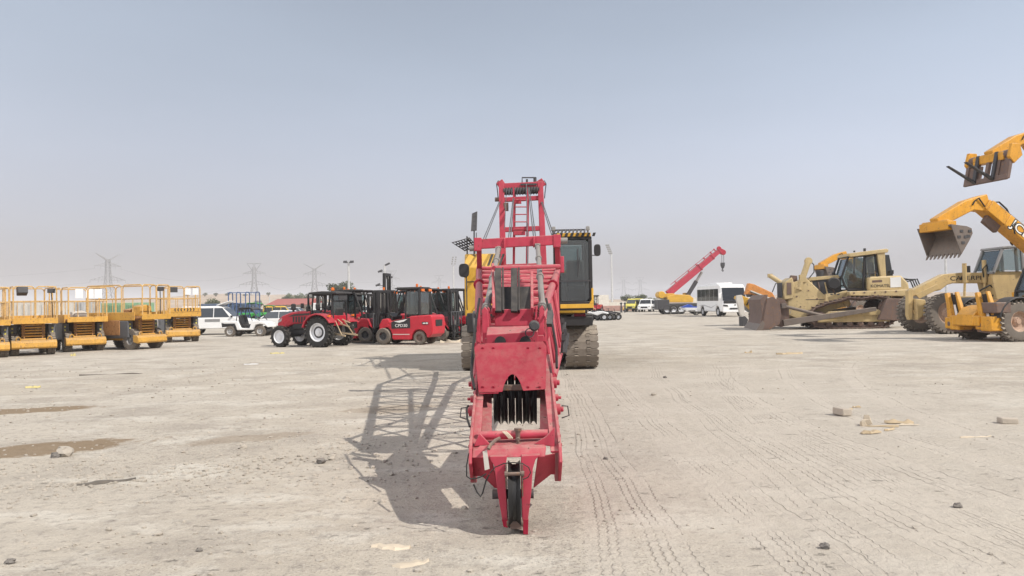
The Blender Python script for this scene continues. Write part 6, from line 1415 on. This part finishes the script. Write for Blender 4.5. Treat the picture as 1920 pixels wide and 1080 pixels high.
bz([(1626, 598), (1642, 560), (1672, 560), (1678, 575), (1668, 600)], .9, 1.6).build('rear_guard', 'rust', BD, .03)
bz([(1660, 600), (1672, 560), (1700, 545), (1702, 552), (1690, 570), (1680, 600)], -.8, .8).build('ripper', 'dozer_tan', BD, .03)
m = MB()
for i in range(4): y = -.5 + i * .33; m.path([(zx(1676), y, zz(540, 1676)), (zx(1690), y, zz(520 + i * 3, 1690)), (zx(1708), y, zz(524, 1708)), (zx(1716), y, zz(545, 1716))], .035, 6)
m.build('hose', 'hose', BD)
m = MB(); m.tube((zx(1676), .5, zz(545, 1676)), (zx(1698), .5, zz(580, 1698)), .1, 12); m.build('ripper_cylinder', 'dozer_tan', BD)

# small dozer details: handrails, bolts, seams, steps
m = MB(); m.path([(zx(1618), 1.15, zz(522, 1618)), (zx(1618), 1.15, zz(514, 1618)), (zx(1632), 1.15, zz(514, 1632)), (zx(1632), 1.15, zz(522, 1632))], .025, 6); m.build('hand_rail', 'dark', BD)
for x, y in ((1588, 550), (1606, 549), (1624, 549), (1642, 548), (1660, 547), (1678, 547)): m = MB(); q_ = (zx(x), 1.40, zz(y, x)); m.tube(q_, (q_[0], 1.42, q_[2]), .05, 8); m.build('bolt', 'rust', BD)
m = MB(); m.box(zx(1552), zx(1510), .72, .73, zz(562, 1530), zz(561, 1530)); m.build('panel_seam', 'dark', BD)
for x, y in ((1554, 552), (1560, 551), (1566, 552)): m = MB(); q_ = (zx(x), .90, zz(y, x)); m.cbox(q_, .12, .02, .07); m.build('slot', 'dark', BD)
for x, y in ((1489, 540), (1494, 556), (1500, 575), (1515, 545), (1530, 560), (1522, 585)): m = MB(); q_ = (zx(x), .72, zz(y, x)); m.tube(q_, (q_[0], .745, q_[2]), .04, 8); m.build('bolt', 'rust', BD)
m = MB(); m.box(zx(1484), zx(1476), .80, .83, zz(552, 1480), zz(530, 1480)); m.build('vent', 'rust', BD)
for k in range(4): m = MB(); m.tube((zx(1522 + k * 12), .56, zz(528 + k, 1522)), (zx(1526 + k * 12), .58, zz(552, 1530)), .035, 8); m.build('engine_pipe', 'rust' if k % 2 else 'dozer_tan', BD)
# ================================================================== MOTOR GRADER
d = 33.0; c = V((P(1757, 628, d).x, d, 0)); GR = thing('motor_grader', 'faded tan motor grader with a long arched front beam behind the orange loader arms', 'grader', c, PI)
U2 = F / d
def gx(px): return (1757 - px) / U2 + 0
def gzz(py, px): return 1.65 + (568 - (px - 960) * .01745 - py) / U2
def gp(pts, y0, y1, m=None): m = m or MB(); m.prism([(gx(x), gzz(y, x)) for x, y in pts], 'y', y0, y1); return m
for y in (1.0, -1.3):
    w = wheel(GR, (0.05, y - .2, .86), .86, .46, 'rimrust', 'tyre_dusty', 'block', .56, 34, rot=(R(7), 0, R(6)))
gp([(1710, 545), (1772, 514), (1806, 511), (1895, 511), (1895, 531), (1790, 531), (1778, 534), (1765, 544), (1712, 556)], -.35, .05).build('front_beam', 'grader_tan', GR, .03)
bm_ = [o for o in GR.children if o.name.startswith('front_beam')][0]
gp([(1717, 552), (1757, 533), (1763, 541), (1724, 560)], .055, .10).build('beam_gusset', 'grader_tan', bm_, .01)
text('lettering', 'CATERPILLAR', .27, 'letter_dark', bm_, (gx(1830), .056, gzz(521.5, 1830)), (R(90), 0, PI), .004, 1.35)
m = MB(); m.prism([(gx(1800), gzz(525, 1800)), (gx(1804), gzz(518, 1804)), (gx(1808), gzz(525, 1808))], 'y', .05, .062); m.build('emblem', 'letter_dark', bm_)
gp([(1701, 590), (1703, 545), (1710, 540), (1712, 560), (1709, 598), (1704, 600)], -.14, .12).build('nose_plate', 'grader_tan', GR, .02)
gp([(1712, 560), (1730, 562), (1735, 585), (1715, 600)], -.35, .3).build('axle_mount', 'grader_tan', GR, .03)
m = MB(); m.tube((0.1, -1.2, .86), (0.1, .9, .86), .14, 12); m.box(-.1, .3, -.6, .5, .8, 1.1); m.build('front_axle', 'grader_tan', GR, .02)
for px, top in ((1808, 494), (1845, 488), (1869, 478)):
    m = MB(); m.tube((gx(px), .15, gzz(top, px)), (gx(px), .15, gzz(530, px)), .09, 12); m.tube((gx(px), .15, gzz(530, px)), (gx(px) + .1, .2, gzz(575, px)), .05, 10); m.build('lift_cylinder', 'grader_tan', GR, .0)
m = MB(); m.tube((gx(1825), -.2, gzz(498, 1825)), (gx(1825), -.2, gzz(512, 1825)), .07, 10); m.build('exhaust_stub', 'black', GR)
m = MB(); m.path([(gx(1842), .2, gzz(520, 1842)), (gx(1838), .3, gzz(505, 1838)), (gx(1846), .3, gzz(496, 1846)), (gx(1850), .25, gzz(515, 1850)), (gx(1856), .3, gzz(540, 1856)), (gx(1862), .2, gzz(560, 1862))], .03, 6); m.path([(gx(1834), .2, gzz(545, 1834)), (gx(1848), .4, gzz(535, 1848)), (gx(1862), .4, gzz(548, 1862)), (gx(1852), .3, gzz(556, 1852))], .04, 6); m.build('hose', 'hose', GR)
gp([(1852, 512), (1868, 465), (1905, 458), (1940, 460), (1940, 512)], -.75, -.72)
cabm = MB()
for s in (-.75, .6):
    P4 = [(1850, 512), (1868, 467), (1930, 461), (1932, 512)]
    for (x0, y0), (x1, y1) in zip(P4, P4[1:]): cabm.bar((gx(x0), s, gzz(y0, x0)), (gx(x1), s, gzz(y1, x1)), .1, .1, up=(0, 1, 0))
    cabm.bar((gx(1905), s, gzz(512, 1905)), (gx(1902), s, gzz(464, 1902)), .1, .1, up=(0, 1, 0))
for x, y in ((1850, 512), (1868, 467), (1930, 461)): cabm.bar((gx(x), -.75, gzz(y, x)), (gx(x), .6, gzz(y, x)), .1)
cabm.build('cab_frame', 'midgrey', GR, .01)
gp([(1864, 468), (1866, 464), (1935, 457), (1935, 463)], -.85, .7).build('cab_roof', 'midgrey', GR, .02)
for s in (-.75, .6): gp([(1854, 508), (1870, 470), (1900, 467), (1902, 508)], s - .005, s + .005).build('window', 'glass', GR)
m = MB(); m.hull([(gx(1852), -.7, gzz(508, 1852)), (gx(1852), .55, gzz(508, 1852)), (gx(1868), .55, gzz(470, 1868)), (gx(1868), -.7, gzz(470, 1868))], [(gx(1852) + .01, -.7, gzz(508, 1852)), (gx(1852) + .01, .55, gzz(508, 1852)), (gx(1868) + .01, .55, gzz(470, 1868)), (gx(1868) + .01, -.7, gzz(470, 1868))]); m.build('window', 'glass', GR)
gp([(1850, 531), (1850, 510), (1990, 508), (1990, 575), (1860, 578)], -.6, .5).build('frame', 'grader_tan', GR, .04)
gp([(1946, 520), (1946, 490), (2060, 486), (2060, 545)], -.7, .6).build('engine_cover', 'grader_tan', GR, .05)
for px in (1985, 2045):
    for y in (.85, -1.15): wheel(GR, (gx(px), y, .72), .72, .42, 'rimrust', 'tyre_dusty', 'block', .52, 28)
gp([(1790, 588), (1800, 560), (1815, 556), (1806, 592), (1796, 600)], -1.9, 1.2).build('moldboard', 'rust', GR, .01)
m = MB(); m.lathe([(.55, 0), (.75, .02), (.75, .14), (.55, .16)], (gx(1815), -.1, gzz(562, 1815)), 'z', 28); m.bar((gx(1712), 0, gzz(585, 1712)), (gx(1815), -.1, gzz(562, 1815)), .16); m.build('circle_drive', 'grader_tan', GR)

# ================================================================== TELEHANDLERS
def telehandler(label, loc, rz, ang, blen, attach, group='yellow telehandlers with raised booms', scale=1):
    r = thing('telehandler', label, 'telehandler', loc, rz, group, scale)
    # x=0 front axle, +X front
    for x in (0, -3.0):
        for s in (-1, 1): wheel(r, (x, s * .95, .70), .70, .48, 'rimrust', 'tyre_dusty', 'ag', .5, 28)
    m = MB(); m.box(-4.1, .55, -.55, .55, .55, 1.0); m.prism([(-4.4, .9), (-4.45, 1.7), (-3.6, 1.95), (-2.2, 1.4), (-.5, 1.2), (.2, 1.05), (.2, .8)], 'y', -.6, .6); m.build('chassis', 'jcb', r, .04)
    m = MB(); m.prism([(-3.2, .9), (-3.2, 1.55), (-2.9, 1.65), (-.9, 1.45), (-.6, 1.1), (-.6, .9)], 'y', -1.15, -.62); m.build('engine_pod', 'jcb', r, .06)
    # cab on the left (+y) side
    cp = [(-2.35, .95), (-2.45, 2.45), (-2.2, 2.62), (-1.15, 2.60), (-.72, 1.75), (-.68, .95)]
    m = MB()
    for y in (.28, 1.1):
        for (xa, za), (xb, zb) in zip(cp, cp[1:] + cp[:1]): m.bar((xa, y, za), (xb, y, zb), .08, .08, up=(0, 1, 0))
        m.bar((-.7, y, 1.5), (-2.4, y, 1.45), .06, .06, up=(0, 1, 0))
    for xa, za in cp: m.bar((xa, .28, za), (xa, 1.1, za), .08)
    cb = m.build('cab', 'black', r, .01)
    for y in (.28, 1.1): m = MB(); m.prism([(-2.3, 1.0), (-2.4, 2.4), (-1.2, 2.54), (-.78, 1.75), (-.74, 1.0)], 'y', y - .006, y + .006); m.build('window', 'glass', cb)
    m = MB(); m.hull([(-.72, .32, 1.0), (-.72, 1.06, 1.0), (-.75, 1.06, 1.74), (-.75, .32, 1.74)], [(-.71, .32, 1.0), (-.71, 1.06, 1.0), (-.74, 1.06, 1.74), (-.74, .32, 1.74)]); m.hull([(-.76, .32, 1.78), (-.76, 1.06, 1.78), (-1.14, 1.06, 2.56), (-1.14, .32, 2.56)], [(-.75, .32, 1.785), (-.75, 1.06, 1.785), (-1.13, 1.06, 2.565), (-1.13, .32, 2.565)]); m.build('window', 'glass', cb)
    m = MB(); m.box(-2.0, -1.5, .45, .95, 1.0, 1.35); m.box(-2.1, -1.95, .45, .95, 1.3, 2.0); m.build('seat', 'seat', cb, .05)
    m = MB(); m.box(-2.3, -.65, .26, 1.14, .82, 1.0); m.build('cab_step', 'jcb', cb, .03)
    for s in (-1, 1):      # wheel guards
        m = MB(); o = arc(0, .70, .86, 10, 120, 8); i_ = arc(0, .70, .80, 120, 10, 8); m.prism(o + i_, 'y', s * .68, s * 1.22); m.build('mudguard', 'black', r, .02)
    # front axle carrier and the two folded stabilisers
    m = MB(); m.box(.3, 1.15, -.62, .62, .55, .92); m.prism([(.2, .5), (.2, 1.15), (.55, 1.28), (.9, 1.2), (1.15, .95), (1.2, .55)], 'y', -.4, .4); m.tube((0, -.9, .7), (0, .9, .7), .14); m.build('front_frame', 'jcb', r, .04)
    for s in (-1, 1):
        yc = s * .72
        m = MB(); m.box(.62, 1.45, yc - .36, yc + .36, .42, .84); m.box(.9, 1.47, yc - .10, yc + .37, .38, .9); sb = m.build('stabiliser', 'jcb', r, .04); sb.location.x = -.38
        m = MB(); m.prism([(yc - .30, .8), (yc - .34, 1.3), (yc - .42, 1.72), (yc - .30, 1.75), (yc - .16, 1.3), (yc - .06, .8)], 'x', 1.22, 1.38); m.prism([(yc + .12, .8), (yc - .02, 1.3), (yc - .14, 1.75), (yc - .06, 1.78), (yc + .12, 1.3), (yc + .26, .82)], 'x', 1.05, 1.2); m.build('stabiliser_arm', 'jcb', sb, .02)
        m = MB(); m.prism([(yc - .12, .86), (yc - .26, 1.66), (yc - .08, 1.68), (yc + .10, .86)], 'x', 1.12, 1.22); m.build('arm_guard', 'black', sb)
        m = MB(); m.prism([(yc - .07, .9), (yc - .15, 1.3), (yc - .06, 1.3), (yc + .05, .9)], 'x', 1.22, 1.232); m.build('arm_stripe', 'white', sb)
        m = MB(); m.tube((1.3, yc - .2, .60), (1.3, yc + .2, .60), .17, 14); m.build('pivot_barrel', 'rust', sb)
        m = MB(); m.prism([(yc - .34, .50), (yc - .34, .34), (yc + .30, .30), (yc + .34, .46)], 'x', .8, 1.4); m.build('stabiliser_foot', 'rust', sb, .02)
    m = MB(); m.box(.35, .95, .45, 1.2, 1.0, 1.38); m.build('front_box', 'rust', r, .04)
    # boom
    pv = V((-3.5, .0, 2.05)); dr = V((math.cos(ang), 0, math.sin(ang))); nr = V((-dr.z, 0, dr.x)); tip = pv + dr * blen
    m = MB(); m.bar(pv - dr * .4, pv + dr * blen * .80, .46, .62, up=(0, 1, 0)); m.v = m.v; bo = m.build('boom', 'jcb', r, .03)
    for s in (1, -1):
        ct = pv + dr * blen * .665; rotm = (Matrix.Rotation(PI if s > 0 else 0, 3, 'Z') @ Matrix.Rotation(ang * (1 if s > 0 else -1) , 3, 'Y')).to_4x4()
        # lettering plane faces the side of the boom
        ex = -dr * s; ez = nr; ey = V((0, s, 0)); Rm = Matrix((ex, ez, ex.cross(ez))).transposed()
        t_ = text('lettering', 'JCB', .46, 'letter_dark', bo, ct + V((0, s * .312, 0)), Rm.to_euler(), .003, 1.25, .03)
        t_ = text('lettering', 'JCB', .46, 'letter_white', bo, ct + V((0, s * .318, 0)), Rm.to_euler(), .003, 1.25)
    m = MB(); a = pv + dr * blen * .72; m.bar(a, tip + dr * .0, .38, .50, up=(0, 1, 0)); m.bar(tip - dr * .95, tip - dr * .1, .45, .58, up=(0, 1, 0)); m.build('inner_boom', 'jcb', bo, .02)
    m = MB(); m.bar(tip - dr * 1.0 - nr * .36, tip - dr * .35 - nr * .36, .34, .18, up=(0, 1, 0)); m.build('boom_wear_block', 'rust', bo, .02)
    m = MB(); m.tube(pv + dr * blen * .2 + nr * .40, tip - dr * .6 + nr * .34, .075, 10); m.build('extension_cylinder', 'dark', bo)
    m = MB(); m.path([tip - dr * 1.3 + nr * .3, tip - dr * .9 + nr * .48, tip - dr * .5 + nr * .5, tip - dr * .2 + nr * .25], .03, 6); m.path([tip - dr * 1.4 + V((0, .3, .2)), tip - dr * 1.15 + V((0, .32, -.1)), tip - dr * 1.3 + V((0, .3, -.3))], .03, 6); m.build('hose', 'hose', bo)
    m = MB(); m.tube(V((-2.6, 0, 1.2)), pv + dr * 1.9 - nr * .25, .13, 12); m.build('lift_cylinder', 'steel', r)
    # gooseneck
    gd = V((math.cos(R(-25)), 0, math.sin(R(-25)))); g1 = tip + V((.35, 0, .06)); g2 = g1 + gd * 1.75
    m = MB(); m.prism([(tip.x - .25, tip.z - .30), (tip.x - .05, tip.z + .36), (tip.x + .28, tip.z + .28), (tip.x + .85, tip.z + .12), (g2.x + .1, g2.z + .16), (g2.x - .05, g2.z - .16), (tip.x + .5, tip.z - .22)], 'y', -.19, .19); gn = m.build('gooseneck', 'jcb', r, .03)
    m = MB(); m.path([(tip.x + .1, .22, tip.z - .1), (tip.x + .35, .24, tip.z + .2), (tip.x + .5, .22, tip.z + .1), (tip.x + .6, .22, tip.z - .05)], .025, 6); m.build('hose', 'hose', gn)
    m = MB(); m.box(g2.x - .25, g2.x + .1, -.7, .7, g2.z - .28, g2.z + .02); m.tube((g2.x, -.62, g2.z), (g2.x, .62, g2.z), .08); m.build('quick_hitch', 'jcb', gn, .02)
    o_ = g2 + V((.08, 0, -.14))
    if attach == 'bucket':
        pf = [(0.0, .02), (-.62, -.05), (-.80, -.12), (-.84, -.30), (-.70, -.55), (-.38, -1.02)]; inner = [(-.42, -.97), (-.65, -.52), (-.76, -.3), (-.73, -.18), (-.6, -.10), (0, -.04)]
        m = MB(); m.prism([(o_.x + x, o_.z + z) for x, z in pf + inner], 'y', -.82, .82); bk = m.build('bucket', 'bucket', r, .006)
        for y in (-.82, .82): m = MB(); m.prism([(o_.x + x, o_.z + z) for x, z in pf], 'y', y - .018, y + .018); sp_ = m.build('bucket_side', 'bucket', bk)
        for y in (-.835, .835):
            for x, z in ((-.40, -.22), (-.55, -.42), (-.30, -.42), (-.45, -.62), (-.72, -.22), (-.66, -.4)): m = MB(); m.cbox((o_.x + x, y, o_.z + z), .12, .04, .09); m.build('wear_pad', 'dark', bk)
        for i in range(9): y = -.77 + i * .1925; m = MB(); m.prism([(o_.x - .36, o_.z - .96), (o_.x - .30, o_.z - 1.14), (o_.x - .43, o_.z - .98)], 'y', y - .04, y + .04); m.build('tooth', 'bucket', bk)
    else:
        m = MB()
        m.tube((o_.x - .12, -1.0, o_.z + .1), (o_.x - .12, 1.0, o_.z + .1), .16, 12); m.box(o_.x - .1, o_.x, -1.0, 1.0, o_.z - .95, o_.z - .75)
        for y in (-.94, -.5, .0, .5, .94): m.box(o_.x - .16, o_.x - .01, y - .07, y + .07, o_.z - .9, o_.z + .1)
        m.box(o_.x - .16, o_.x - .08, -.94, -.30, o_.z - .8, o_.z - .2); m.box(o_.x - .16, o_.x - .08, .45, .94, o_.z - .8, o_.z + .0)
        m.v = [v for v in m.v]; fc = m.build('fork_carriage', 'rust', r, .02)
        for y in (-.98, .98): m = MB(); m.prism([(o_.x - .5, o_.z + .1), (o_.x - .3, o_.z + .5), (o_.x + .05, o_.z + .42), (o_.x + .08, o_.z - .1), (o_.x - .2, o_.z - .3)], 'y', y - .07, y + .07); m.build('carriage_cheek', 'jcb', fc, .02)
        for y in (-.45, .40):
            m = MB(); m.box(o_.x + .0, o_.x + .07, y - .07, y + .07, o_.z - .9, o_.z + .2); m.hull([(o_.x, y - .07, o_.z - .92), (o_.x, y + .07, o_.z - .92), (o_.x, y + .07, o_.z - .84), (o_.x, y - .07, o_.z - .84)], [(o_.x + 1.35, y - .07, o_.z - .58), (o_.x + 1.35, y + .07, o_.z - .58), (o_.x + 1.35, y + .07, o_.z - .56), (o_.x + 1.35, y - .07, o_.z - .56)]); m.build('fork', 'dark', fc)
        fc.matrix_local = Matrix.Translation(o_) @ Matrix.Rotation(R(-14), 4, 'Y') @ Matrix.Translation(-o_)
    m = MB(); m.lathe([(.07, 2.66), (.07, 2.80), (.03, 2.83)], (-1.8, .7, 0), 'z', 12); m.build('beacon', 'amber', r)
    return r
T1 = telehandler('yellow telehandler with folded front stabilisers and a raised toothed bucket at the right edge', V((17.35, 27.0, 0)), R(190), R(37), 4.75, 'bucket')
T2 = telehandler('yellow telehandler mostly out of frame whose pallet forks hang high at the right edge', V((21.6, 29.6, 0)), R(193), R(51), 7.3, 'fork')
T3 = telehandler('distant orange telehandler behind the bulldozer whose bucket shows above the bonnet', V((P(1598, 600, 56).x, 56, 0)), R(186), R(34), 4.8, 'bucket')

# ------------------------------------------------------------------ haze: the dusty air
hz = MB(); hz.box(-3600, 3600, -3500, 3600, -3, 62)
hm = bpy.data.materials.new('dusty_air'); hm.use_nodes = True; hn = hm.node_tree; hn.nodes.clear()
vp = hn.nodes.new('ShaderNodeVolumePrincipled'); vp.inputs['Density'].default_value = .00052; vp.inputs['Color'].default_value = (.99, .975, .99, 1); vp.inputs['Anisotropy'].default_value = -.25
ho = hn.nodes.new('ShaderNodeOutputMaterial'); hn.links.new(vp.outputs[0], ho.inputs['Volume'])
h = hz.build('haze', hm, smooth=False); tag(h, kind='stuff')
